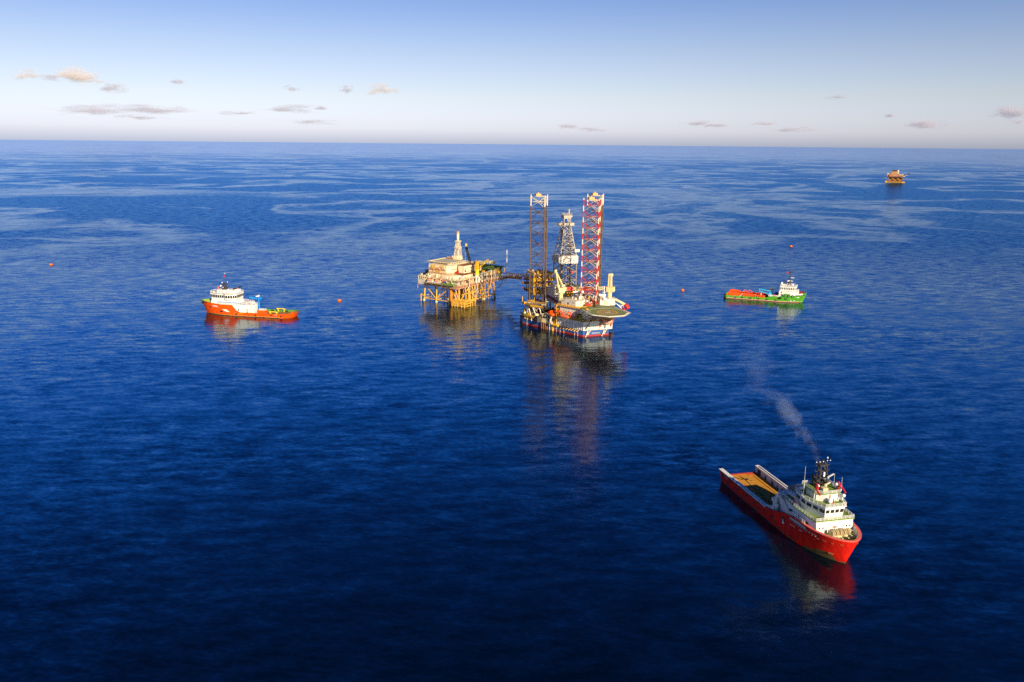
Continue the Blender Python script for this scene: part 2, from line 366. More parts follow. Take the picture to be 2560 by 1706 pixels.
# ------------------------------------------------------------------ ship hulls
class Hull:
    """Half outlines at height fraction s (0 keel line .. 1 rail); x forward from the stern, y half breadth."""
    def __init__(s, B, wl, top, ztop, zbot=-2.5, n=(9, 14, 20)):
        s.B, s.wl, s.top, s.ztop, s.zbot, s.n = B, wl, top, ztop, zbot, n; s.open = None   # wl / top = (x_stern, x_sternfull, p, q, x_bowfull, x_tip, p, q, B)
    def pts(s, t, inset=0.0):
        P = [a + (b - a) * t for a, b in zip(s.wl, s.top)]
        xs, x1, ps, qs, x2, xt, pb, qb, B = P
        out = []; n1, n2, n3 = s.n
        for k in range(n1):
            u_ = 1 - k / n1; u_ = 1 - (1 - u_) ** 2 if k else 1.0
            out.append((x1 - (x1 - xs) * u_, B * max(0, 1 - u_ ** ps) ** (1 / qs)))
        for k in range(n2): out.append((x1 + (x2 - x1) * k / n2, B))
        for k in range(n3 + 1):
            u_ = math.sin(math.pi / 2 * k / n3); out.append((x2 + (xt - x2) * u_, B * max(0, 1 - u_ ** pb) ** (1 / qb)))
        if inset:
            o2 = []
            for i, (x, y) in enumerate(out):
                a, b = out[max(0, i - 1)], out[min(len(out) - 1, i + 1)]
                if i == 0: o2.append((x + inset, 0)); continue
                if i == len(out) - 1: o2.append((x - inset, 0)); continue
                dx, dy = b[0] - a[0], b[1] - a[1]; d = math.hypot(dx, dy) or 1
                o2.append((x + dy / d * inset, max(0, y - dx / d * inset)))
            out = o2
        return out
    def surf(s, t, inset=0.0):
        return [(x, y, (lambda z: min(z, s.open[2]) if s.open and x < s.open[0] and y < s.open[1] else z)(s.zbot + t * (s.ztop(x) - s.zbot))) for x, y in s.pts(t, inset)]
    def tz(s, x, z): return (z - s.zbot) / (s.ztop(x) - s.zbot)
    def at(s, x, z, side=-1, out=0.0):          # a point on the skin
        t = s.tz(x, z); P = s.pts(t)
        for a, b in zip(P, P[1:]):
            if a[0] <= x <= b[0] and b[0] > a[0]:
                k = (x - a[0]) / (b[0] - a[0]); return Vector((x, side * (a[1] + (b[1] - a[1]) * k + out), z))
        return Vector((x, 0, z))
    def shell(s, mb, levels, t0=None):
        L = [s.surf(t) for t in levels]
        for side in (-1, 1):
            n = len(L[0]); vs = [(x, side * y, z) for lv in L for x, y, z in lv]; fs = []
            for j in range(len(L) - 1):
                for i in range(n - 1):
                    q = (j * n + i, j * n + i + 1, (j + 1) * n + i + 1, (j + 1) * n + i); fs.append(q if side < 0 else q[::-1])
            mb.add(vs, fs)
        return mb
    def strip(s, mb, A, B_):                    # between two half outlines, both sides
        n = len(A)
        for side in (-1, 1):
            vs = [(x, side * y, z) for x, y, z in A] + [(x, side * y, z) for x, y, z in B_]
            fs = [(i, i + 1, n + i + 1, n + i) for i in range(n - 1)]
            mb.add(vs, fs if side < 0 else [f_[::-1] for f_ in fs])
        return mb
    def inner(s, z, inset):                     # outline at height z, index for index with surf()
        ref = s.pts(1.0); out = []
        for i, (x, y) in enumerate(ref):
            p = s.pts(s.tz(x, z), inset)[i]; out.append((p[0], p[1], z))
        return out
    def deck(s, mb, z, x0, x1, inset, th=0.15):
        t_ = lambda x: s.tz(x, z)
        ps = []
        xs = [x0 + (x1 - x0) * k / 24 for k in range(25)]
        for x in xs:
            y = abs(s.at(x, z).y); ps.append((x, max(0.02, y - inset)))
        poly = [(x, -y) for x, y in ps] + [(x, y) for x, y in ps[::-1]]
        return mb.prism(poly, z - th, z)

def hull_text(mb, H, text, x, z, side, size, spacing=1.0, fore=True, shear=0.0, lean=0.25):
    """letters lying on the hull side, read from outside"""
    d = -1 if side > 0 else 1
    a = H.at(x, z, side, 0.04); b = H.at(x + d * size * 0.62 * len(text), z, side, 0.04)
    return lettering(mb, text, a, b - a, Vector((0, side * lean, 1)), size, 0.05, spacing, shear)
# ------------------------------------------------------------------ red supply vessel, nearest the camera
def red_ship():
    hx, hy, L = 0.228, -0.9737, 67.5
    T = thing('supply_vessel', 'red supply vessel with an empty yellow cargo deck and white bridge, smoke rising from it', 'ship',
              (107.635 - L * hx, 232.16 - L * hy, 0), math.atan2(hy, hx))
    def sm(a, b, x): t = min(1, max(0, (x - a) / (b - a))); return t * t * (3 - 2 * t)
    ZP = [(-5, 3.9), (30, 3.9), (33.5, 4.4), (37, 5.1), (40, 6.0), (45.6, 7.8), (50, 8.8), (54.5, 9.2), (60, 9.1), (72, 9.4)]
    def zt(x):
        for (a, p), (b_, q) in zip(ZP, ZP[1:]):
            if x <= b_: return p + (q - p) * max(0, (x - a) / (b_ - a))
        return 9.4
    H = Hull(8.7, (0.6, 3.0, 8, 3, 43, L, 2.1, 1.0, 8.55), (-1.6, 1.0, 9, 4, 52, 71.2, 2.5, 1.75, 8.8), zt, -2.0)
    H.open = (1.6, 7.1, 1.75)
    lv = [0, 0.2, 0.40, 0.6, 0.8, 1.0]
    # hull red above, worn boot top below the load line
    boot = bpy.data.materials.new('red_hull_with_worn_boot'); boot.use_nodes = True
    nt = boot.node_tree; n = nt.nodes; l = nt.links; b = n['Principled BSDF']; b.inputs['Roughness'].default_value = 0.42; b.inputs['Specular IOR Level'].default_value = 0.2
    tc = n.new('ShaderNodeTexCoord'); sx = n.new('ShaderNodeSeparateXYZ'); l.new(tc.outputs['Object'], sx.inputs[0])
    nz = n.new('ShaderNodeTexNoise'); nz.inputs['Scale'].default_value = 0.35; nz.inputs['Detail'].default_value = 6; nz.inputs['Roughness'].default_value = 0.65
    l.new(tc.outputs['Object'], nz.inputs[0])
    def M_(op, a, c):
        k = n.new('ShaderNodeMath'); k.operation = op
        for i, v in enumerate((a, c)):
            if isinstance(v, (int, float)): k.inputs[i].default_value = v
            else: l.new(v, k.inputs[i])
        return k.outputs[0]
    # the bare patch grows towards the bow
    bow = n.new('ShaderNodeMapRange'); bow.interpolation_type = 'SMOOTHSTEP'
    for i, x in enumerate((55, 61, 0.0, 1.9)): bow.inputs[i + 1].default_value = x
    l.new(sx.outputs['X'], bow.inputs[0])
    stem = n.new('ShaderNodeMapRange'); stem.interpolation_type = 'SMOOTHSTEP'
    for i, x in enumerate((64.5, 66.5, 0.0, 1.9)): stem.inputs[i + 1].default_value = x
    l.new(sx.outputs['X'], stem.inputs[0])
    edge = M_('ADD', M_('MULTIPLY', M_('SUBTRACT', nz.outputs['Fac'], 0.5), 4.5), M_('SUBTRACT', M_('ADD', 0.30, bow.outputs[0]), stem.outputs[0]))
    cut = n.new('ShaderNodeMapRange'); l.new(M_('SUBTRACT', sx.outputs['Z'], edge), cut.inputs[0])
    for i, x in enumerate((-0.08, 0.08, 0.0, 1.0)): cut.inputs[i + 1].default_value = x
    mix = n.new('ShaderNodeMix'); mix.data_type = 'RGBA'; mix.inputs['A'].default_value = (0.13, 0.085, 0.03, 1)
    st = n.new('ShaderNodeTexNoise'); st.inputs['Scale'].default_value = 1.0; st.inputs['Detail'].default_value = 5
    mp = n.new('ShaderNodeMapping'); mp.inputs['Scale'].default_value = (0.8, 0.8, 0.12); l.new(tc.outputs['Object'], mp.inputs[0]); l.new(mp.outputs[0], st.inputs[0])
    rr = n.new('ShaderNodeValToRGB'); rr.color_ramp.elements[0].position = 0.35; rr.color_ramp.elements[0].color = (0.50, 0.010, 0.006, 1)
    rr.color_ramp.elements[1].position = 0.62; rr.color_ramp.elements[1].color = (0.80, 0.016, 0.006, 1); l.new(st.outputs['Fac'], rr.inputs[0])
    l.new(rr.outputs[0], mix.inputs['B']); l.new(cut.outputs[0], mix.inputs['Factor']); l.new(mix.outputs['Result'], b.inputs['Base Color'])
    hull = H.shell(MB(), lv).build('hull', boot, T, smooth=True)
    # rubbing strakes and seams on the side
    mb = MB()
    for z, x0, x1 in ((1.55, 3, 50), (3.2, 1, 33)):
        for side in (-1, 1):
            P = [H.at(x0 + (x1 - x0) * k / 14, z, side, 0.03) for k in range(15)]; mb.path(P, 0.10, 5)
    mb.build('rubbing_strake', mat('dark_red_paint', (0.30, 0.005, 0.008), 0.6), hull)
    mb = MB()
    for x in (1.6, 8.0, 14.2, 20.3, 26.4, 33.0, 38.5):
        for side in (-1, 1):
            a = [H.at(x - 0.7, 2.45, side, 0.05), H.at(x + 0.7, 2.45, side, 0.05), H.at(x + 0.7, 3.35, side, 0.05), H.at(x - 0.7, 3.35, side, 0.05)]
            mb.add(a + [p + Vector((0, -side * 0.25, 0)) for p in a], [(0, 1, 2, 3), (4, 7, 6, 5), (0, 4, 5, 1), (1, 5, 6, 2), (2, 6, 7, 3), (3, 7, 4, 0)])
    for x in (0.0, 12, 24, 35, 47):
        for side in (-1,):
            for dx, z in ((0, 1.5), (3, 2.2)):
                a = H.at(x + dx + 2, z, side, 0.03); b_ = H.at(x + dx + 3.6, z, side, 0.03); mb.bar(a, b_, 0.22)
    mb.build('freeing_port', black, hull)
    # foredeck bulwark: flat faded cap, inner wall, green deck
    o1 = [p for p in H.surf(1.0) if p[0] > 50]; i1 = [p for p, q in zip(H.surf(1.0, 0.95), H.surf(1.0)) if q[0] > 50]
    cap_o = [(x, y, z + 0.03) for x, y, z in o1]; cap_i = [(x, y, z + 0.03) for x, y, z in i1]
    i2 = [p for p, q in zip(H.inner(7.5, 0.95), H.surf(1.0)) if q[0] > 50]
    mb = MB(); H.strip(mb, cap_o, cap_i); H.strip(mb, [(x, y, z - 0.25) for x, y, z in o1], cap_o); mb.build('bulwark_cap', pink_red, T)
    mb = MB(); H.strip(mb, cap_i, i2); mb.build('bulwark', greywhite, T)
    mb = MB()
    poly = [(x, -y) for x, y, z in i2] + [(x, y) for x, y, z in i2[::-1][1:]]
    mb.prism(poly, 7.4, 7.55); mb.build('foredeck', green_deck, T)
    # winches and bollards in the bow
    w_ = MB()
    for yy in (-2.6, -1.2, 0.3, 1.7, 3.1): w_.lathe([(0.2, -0.35), (1.05, -0.35), (1.05, -0.2), (0.6, -0.2), (0.6, 0.2), (1.05, 0.2), (1.05, 0.35), (0.2, 0.35)], (63.6, yy, 8.75), 14, 'y')
    w_.b2(62.5, 64.7, -3.2, 3.8, 7.55, 8.05); w_.build('anchor_winch', cream, T)
    w_ = MB()
    for x, y in ((65.3, -3.0), (65.3, 3.0), (66.4, 1.0), (62.0, 5.2), (62.0, -5.4), (66.3, -1.2), (64.8, 4.4)):
        w_.tube((x, y, 7.5), (x, y, 8.5), 0.24, 8); w_.tube((x + 0.7, y, 7.5), (x + 0.7, y, 8.5), 0.24, 8)
    w_.build('bollard', cream, T)
    mb = MB(); mb.box((67.2, -0.2, 7.75), (1.2, 2.4, 0.5)); mb.path([(64.8, 0.6, 8.2), (66.9, 0.9, 7.8), (68.6, 0.6, 8.1)], 0.12); mb.build('chain_stopper', dark, T)
    # anchor recess and hawse marks
    mb = MB()
    for side in (-1, 1):
        for x, z, w0 in ((65.4, 2.6, 1.3), (62.4, 6.6, 0.8), (64.6, 6.9, 1.0), (67.0, 7.0, 0.7), (69.2, 7.4, 0.7)):
            a = H.at(x - w0 / 2, z, side, 0.02); c = H.at(x + w0 / 2, z, side, 0.02); mb.bar(a, c, 0.55 if z < 3 else 0.28)
    mb.build('hawse_opening', rust, hull)
    # cargo rails
    for side in (-1, 1):
        mb = MB(); y0, y1 = sorted((side * 7.2, side * 8.75))
        mb.b2(-1.3, 34, *sorted((side * 7.2, side * 7.42)), 1.9, 4.35)
        for x in (0.5, 5.8, 10.8, 15.2, 19.4, 24.4, 29.6): mb.b2(x, x + 0.25, *sorted((side * 7.0, side * 7.2)), 1.9, 4.3)
        mb.build('cargo_rail_wall', greywhite, T)
        mb = MB()
        if side < 0: mb.b2(-1.5, 33.6, y0 - 0.15, y1 + 0.05, 4.35, 4.6)
        else:
            mb.b2(-1.5, 40, 7.15, 7.6, 4.35, 4.62); mb.b2(-1.5, 40, 8.35, 8.85, 4.35, 4.62); mb.b2(-1.5, -1.0, 7.6, 8.35, 4.35, 4.62)
        mb.build('cargo_rail_cap', white, T)
        mb = MB()
        for k, x in enumerate((0.6, 6.4, 11.6, 15.0, 18.2, 24.0, 29.0)):
            mb.b2(x, x + (2.4 if k == 0 else 0.75), *sorted((side * 7.05, side * 7.19)), 2.0 if k else 1.9, 3.4 if k else 3.9)
        mb.build('rail_doorway', black, T)
    mb = MB(); mb.b2(-0.4, 46, -7.2, 7.2, 1.6, 1.9); mb.build('cargo_deck', cargo_wood, T)
    mb = MB(); mb.b2(-0.9, 0.1, -7.2, 7.2, 1.2, 1.98); mb.b2(0.1, 1.2, 2.6, 7.2, 1.9, 1.96); mb.b2(0.1, 1.0, -7.1, -5.6, 1.9, 1.96); mb.build('stern_sill', mat('worn_orange_red', (0.6, 0.08, 0.02), 0.7, dirt=0.5), T)
    mb = MB()
    mb.path([(1.6, -4.8, 1.98), (4.2, -2.5, 1.98), (4.8, -1.9, 1.98), (4.2, -0.7, 1.98), (2.0, -1.4, 1.98)], 0.16, 5)
    mb.path([(3.8, -0.6, 1.98), (14, -1.6, 1.98), (30, -2.2, 1.98)], 0.10, 5); mb.path([(2, 4.4, 1.98), (38, 4.4, 1.98)], 0.07, 4)
    mb.box((5.4, -0.2, 2.1), (0.6, 1.2, 0.4)); mb.build('mooring_rope', black, T)
    # ---------------- superstructure
    main = [(36, -5.8), (50, -7.2), (60.6, -6.85), (60.6, 6.85), (50, 7.2), (36, 5.8)]
    base = [(36, -6.0), (52, -7.6), (61.4, -6.4), (61.4, 6.4), (52, 7.6), (36, 6.0)]
    dh = MB().prism(base, 5.2, 11.45, main).build('deckhouse', white, T)
    mb = MB()
    for y in (-5.6, -4.3, 4.4, 5.6): mb.box((60.95, y, 9.3), (0.16, 0.42, 0.5))
    for y in (-1.0, 1.6): mb.box((61.3, y, 8.6), (0.16, 0.4, 0.4))
    for x in (46.5, 47.2, 51.5, 52.2, 56, 56.7):
        for s_ in (-1, 1): mb.box((x, s_ * 7.35, 9.3), (0.35, 0.5, 0.6))
    mb.build('porthole', glass, dh)
    mb = MB(); lettering(mb, 'vsp', (61.02, -0.85, 9.1), (0, 1, 0), (-0.16, 0, 1), 1.1, 0.10, shear=0.4); mb.build('emblem', bright_red, dh)
    mb = MB(); P = [(40, -6.6), (50, -7.5), (60.9, -7.1), (60.9, 7.1), (50, 7.5), (40, 6.6)]; mb.prism(P, 11.45, 11.7); mb.build('upper_deck', green_deck, T)
    mb = MB(); mb.rail([(40, -6.5, 11.7), (50, -7.4, 11.7), (60.8, -7.0, 11.7), (60.8, 7.0, 11.7), (50, 7.4, 11.7), (40, 6.5, 11.7)], 1.15, step=1.6, r_=0.07, rows=3)
    mb.build('railing', white_clean, T)
    mb = MB()
    for s_ in (-1, 1):
        P = [H.at(x, 0, s_) for x in (41, 44, 47, 50, 53, 56)]
        mb.rail([(x, s_ * 8.5, zt(x) + 0.02) for x in (44.5, 47, 50, 54, 57)], 1.15, step=1.5, r_=0.075, rows=3)
    mb.build('side_railing', white_clean, T)
    # side walk below the rail: flat panels with the recess shade painted in
    for s_ in (-1, 1):
        mb = MB(); mb.m(0)
        U = [H.at(x, z, s_, 0.06) for x, z in ((49.0, 8.0), (54.0, 8.5), (57.2, 8.4), (62.4, 7.5))]; D = [H.at(x, z, s_, 0.06) for x, z in ((49.0, 7.2), (54.0, 7.2), (57.2, 7.15), (62.4, 7.1))]
        n_ = len(U); mb.add(U + D, [(i, i + 1, n_ + i + 1, n_ + i) for i in range(n_ - 1)]); mb.m(1)
        D2 = [p.lerp(q, 0.42) + Vector((0, s_ * 0.03, 0)) for p, q in zip(D, U)]; D1 = [p + Vector((0, s_ * 0.03, 0)) for p in D]
        mb.add(D2 + D1, [(i, i + 1, n_ + i + 1, n_ + i) for i in range(n_ - 1)])
        mb.m(2)
        for k in range(11):
            x = 49.3 + k * 1.25; a = H.at(x, 7.0, s_, 0.14); mb.tube(a, a + Vector((0, 0, 0.9)), 0.07, 4)
        mb.path([H.at(x, 7.6, s_, 0.14) for x in (49, 52, 55, 58, 61.5)], 0.07, 4)
        mb.build('side_walkway', [greywhite, dark, greywhite], hull)
        mb = MB(); mb.m(0); c = H.at(45.4, 5.0, s_, 0.06); mb.box((45.4, c.y, 5.0), (1.5, 0.12, 2.3)); mb.m(1); mb.ball((45.7, c.y + s_ * 0.05, 4.3), 0.45, 8); mb.box((45.3, c.y + s_ * 0.1, 5.0), (0.4, 0.15, 0.8))
        mb.build('side_port', [black, white_clean], hull)
    mb = MB(); hull_text(mb, H, 'THANGLONG - 01', 54.6, 5.7, -1, 0.82, 1.0); hull_text(mb, H, 'HAN CU', 49.6, 5.5, -1, 0.72); hull_text(mb, H, 'THANGLONG - 01', 3.0, 3.35, -1, 0.42)
    hull_text(mb, H, 'VUNG TAU', 4.2, 2.85, -1, 0.3); mb.build('lettering', white_clean, hull)
    # bridge
    br0 = [(45.5, -4.9), (52.6, -5.6), (59.6, -3.25), (59.6, 3.25), (52.6, 5.6), (45.5, 4.9)]
    br1 = [(45.5, -5.1), (52.7, -6.0), (60.2, -3.6), (60.2, 3.6), (52.7, 6.0), (45.5, 5.1)]
    bridge = MB().prism(br0, 11.7, 15.9, br1).build('bridge', white, T)
    def panes(p0, p1, q0, q1, z0, z1, cnt, gap=0.16):
        p0, p1, q0, q1 = (Vector((*a, 0)) for a in (p0, p1, q0, q1))
        zl = lambda z: (z - 11.7) / 4.2
        nrm = (p1 - p0).normalized(); nrm = Vector((nrm.y, -nrm.x, 0)) * 0.05
        for i in range(cnt):
            a, c = (i + gap) / cnt, (i + 1 - gap * 0.6) / cnt; vs = []
            for u_, z in ((a, z0), (c, z0), (c, z1), (a, z1)):
                v_ = p0.lerp(p1, u_).lerp(q0.lerp(q1, u_), zl(z)); vs.append(v_ + nrm + Vector((0, 0, z)))
            MB().add(vs + [v_ - nrm * 3 for v_ in vs], [(0, 1, 2, 3), (7, 6, 5, 4), (0, 4, 5, 1), (1, 5, 6, 2), (2, 6, 7, 3), (3, 7, 4, 0)]).build('window', glass, bridge)
    idx = [(0, 1, 2), (1, 2, 3), (2, 3, 4), (3, 4, 3), (4, 5, 2)]
    for i, j, c in idx: panes(br0[i], br0[j], br1[i], br1[j], 13.85, 15.05, c)
    panes(br0[5], br0[0], br1[5], br1[0], 13.4, 15.1, 5)
    mb = MB(); pr = [(x * 1.0 + (0.25 if x > 50 else -0.2), y * 1.05) for x, y in br1]; mb.prism(pr, 15.9, 16.15); mb.prism([(x, y * 0.97) for x, y in pr], 16.15, 16.2)
    mb.build('bridge_roof', [green_deck], T)
    mb = MB(); rp = [(x, y, 16.2) for x, y in pr]; mb.rail(rp, 1.15, True, step=1.5, r_=0.07, rows=3)
    for (x0, y0), (x1, y1) in zip(pr, pr[1:] + pr[:1]): mb.tube((x0, y0, 16.1), (x1, y1, 16.1), 0.2, 4)
    mb.build('roof_railing', white_clean, T)
    # upper house and mast platform
    up = MB().prism([(49, -3.6), (54.6, -3.6), (56.4, -1.5), (56.4, 3.4), (49, 3.4)], 16.2, 19.0).build('upper_house', white, T)
    MB().box((56.42, 0.3, 17.5), (0.1, 0.55, 2.1)).build('door', rust, up)
    mb = MB(); pp = [(48, -4.8), (55.2, -4.8), (57.0, -2.6), (57.0, 3.6), (55.6, 4.8), (48, 4.8)]; mb.prism(pp, 19.0, 19.25); mb.build('mast_platform', green_deck, T)
    mb = MB(); mb.rail([(x, y, 19.25) for x, y in pp], 1.1, True, step=1.4, r_=0.07, rows=3)
    for y in (-4.6, 4.6):
        for x in (49, 55): mb.tube((x, y, 16.2), (x, y, 19), 0.12, 6)
    mb.build('platform_railing', white_clean, T)
    mast = MB()
    for (x, y) in ((50.2, -1.5), (50.2, 1.5), (52.6, -1.5), (52.6, 1.5)): mast.tube((x, y, 19.2), (51.4 + (x - 51.4) * .55, y * .75, 27.4), 0.22, 6)
    for z in (21, 23, 25, 27):
        k = (z - 19.2) / 8.2; a, c = 1.2 * (1 - .45 * k), 1.5 * (1 - .25 * k)
        q = [(51.4 - a, -c, z), (51.4 + a, -c, z), (51.4 + a, c, z), (51.4 - a, c, z)]; mast.path(q + q[:1], 0.14, 4)
        mast.tube((51.4, -c - 1.4, z), (51.4, c + 1.4, z), 0.11, 4)
        mast.bar(q[0], (51.4, 0, z + 2), 0.2); mast.bar(q[2], (51.4, 0, z + 2), 0.2)
        for s_ in (-1, 1):
            for e in (0.4, 1.4): mast.tube((51.4, s_ * (c + e), z - 0.1), (51.4, s_ * (c + e), z + 0.75), 0.11, 4)
    mast.b2(50.4, 52.4, -1.7, 1.7, 27.3, 27.5)
    for y in (-1.5, 1.5): mast.tube((51.4, y, 27.4), (51.4, y, 29.4), 0.13, 5)
    mast.box((50.4, -1.2, 20.6), (1.6, 1.5, 2.4)); mast.box((50.6, 1.3, 20.4), (1.2, 1.3, 2.2))
    mast.tube((49.3, -1.4, 19.2), (48.6, -1.6, 22.8), 0.45, 10); mast.tube((49.3, 1.4, 19.2), (48.6, 1.6, 22.8), 0.45, 10)
    mast = mast.build('mast', dark, T)
    mb = MB()
    for y in (-2.5, -1.2, 0, 1.5, 2.6): mb.ball((51.4, y, 28.3 + 0.25 * (y > 0)), 0.20, 6)
    mb.tube((51.4, 1.5, 29.4), (51.4, 1.5, 29.8), 0.24, 6); mb.box((52.9, -0.3, 24.4), (0.5, 0.5, 1.5)); mb.build('signal_lamp', white_clean, mast)
    mb = MB(); mb.box((53.4, 1.9, 24.0), (0.4, 4.2, 0.35), 0.5); mb.tube((53.3, 1.2, 23), (53.3, 1.2, 23.9), 0.25, 6); mb.build('radar_scanner', greywhite, mast)
    mb = MB(); mb.box((53.9, 0.6, 21.4), (0.4, 3.6, 0.4), 0.5); mb.tube((53.7, 0.4, 19.2), (53.7, 0.4, 21.2), 0.3, 6); mb.box((54.6, -0.8, 19.9), (1.6, 1.8, 1.2)); mb.build('radar_scanner', cream, T)
    for y, tip in ((-4.0, -4.7), (4.1, 4.7)):
        mb = MB(); mb.tube((55.0, y, 19.25), (55.0, y, 20.6), 0.35, 8); mb.path([(55.0, y, 20.4), (54.2, y, 21.0), (54.3, y, 22.0), (55.2, y, 22.1), (55.8, y, 21.2), (56.3, tip, 20.6), (58.2, tip, 19.7)], 0.28, 8)
        f_ = mb.build('fire_monitor', bright_red, T)
        MB().ball((54.8, y * 0.85, 21.4), 0.5, 8).build('foam_valve', white_clean, f_)
    mb = MB()
    for x, y, z, h_ in ((50.5, -5.6, 16.2, 10.5), (55.8, 4.8, 19.2, 5.0), (51, 5.4, 16.2, 7)): mb.tube((x, y, z), (x - 0.3, y, z + h_), 0.06, 5, 0.03); mb.tube((x, y, z), (x, y, z + h_ * 0.4), 0.10, 5)
    mb.build('whip_antenna', white_clean, T)
    mb = MB(); mb.ball((58.0, -0.6, 17.3), 0.8, 9, 1.25); mb.tube((58, -0.6, 16.2), (58, -0.6, 16.8), 0.3); mb.build('radome', white_clean, T)
    mb = MB(); mb.ball((47.4, -4.6, 17.5), 0.55, 8); mb.ball((49.0, -4.9, 18.3), 0.6, 8); mb.ball((46.8, -3.3, 17.2), 0.6, 8); mb.ball((57.4, 2.0, 17.0), 0.32, 8); mb.ball((58.2, 4.1, 18.8), 0.6, 8); mb.build('satellite_dome', white_clean, T)
    mb = MB(); mb.box((57.0, 3.7, 18.0), (2.0, 0.35, 2.2), 0.35); mb.tube((56.6, 3.2, 16.2), (56.8, 3.6, 17.6), 0.25); mb.build('searchlight', white_clean, T)
    mb = MB(); mb.box((58.2, 0.4, 16.9), (0.35, 0.5, 1.3)); mb.box((47.5, -6.7, 12.5), (0.5, 0.5, 1.5)); mb.build('fire_locker', bright_red, T)
    # bridge wing stairs and side gear
    mb = MB(); mb.stairs((49.5, -6.2, 11.8), (45.0, -5.6, 14.2)); mb.b2(42.0, 46.0, -6.6, -4.4, 13.9, 14.1); mb.rail([(42.2, -6.5, 14.1), (45.0, -6.5, 14.1)], 1.1)
    mb.ball((46.6, -6.9, 12.4), 0.5, 8); mb.ball((45.3, -7.0, 12.4), 0.5, 8); mb.build('side_stairs', white_clean, T)
    # after end: slanted wing, rescue boat davit and shelter
    mb = MB(); mb.extr([(33.6, 5.2), (45.5, 5.2), (45.5, 15.8), (43, 15.8), (38.5, 13.6), (34.6, 12.6), (33.8, 8)], -1.0, 7.4); mb.build('after_house', mat('painted_shade_grey', (.16, .16, .17), .7, dirt=.5), T)  # dark grey paints the void's shade; port side enlarged to shadow the deck
    mb = MB()
    for y in (-7.0, -4.2):
        mb.path([(37.5, y, 5.0), (37.3, y, 10.4), (38.6, y, 11.2), (41.0, y, 10.6), (48.5, y + 0.3, 6.6)], 0.42, 6)
    mb.path([(36.5, 7.6, 5), (36.3, 7.6, 12.4), (37.6, 7.6, 13.2), (41, 7.6, 12)], .42, 6); mb.tube((37.3, -7.0, 10.4), (37.3, -4.2, 10.4), 0.25); mb.tube((38.6, -7, 11.2), (38.6, -4.2, 11.2), 0.25); mb.tube((38.6, -4.2, 11.2), (44, 4, 13.8), 0.16, 5)
    mb.build('davit', white, T)
    mb = MB(); mb.tube((36.2, -6.6, 4.8), (36.2, -6.6, 9.2), 0.75, 12); mb.tube((38.4, -7.2, 4.8), (38.4, -7.2, 7.8), 0.55, 10); mb.box((36.2, -7.0, 8.4), (1.4, 1.4, 1.2)); mb.build('ventilator', white_clean, T)
    mb = MB(); mb.lathe([(0.1, -0.9), (0.8, -0.9), (0.8, 0.9), (0.1, 0.9)], (40.2, -5.2, 7.6), 12, 'y'); mb.lathe([(0.1, -0.8), (0.7, -0.8), (0.7, 0.8), (0.1, 0.8)], (42.0, -6.0, 6.2), 12, 'y')
    mb.build('hose_reel', purple, T)
    mb = MB(); mb.rail([(33.8, -7.9, 3.9), (35.5, -8.1, 4.6), (38.4, -8.4, 5.5)], 1.2, step=1.1, rows=4, r_=0.08); mb.rail([(33.8, -6.7, 3.9), (36, -6.9, 4.3)], 1.2, step=1.1, rows=3); mb.b2(33.6, 39, -8.2, -6.5, 3.7, 3.9); mb.build('gangway', white_clean, T)
    mb = MB(); mb.b2(34.0, 46, -7.6, 7.6, 4.2, 5.2); mb.build('lower_house', mat('grey_machinery_deck', (.22, .21, .2), .7, dirt=.6), T)
    return T
RED = red_ship()
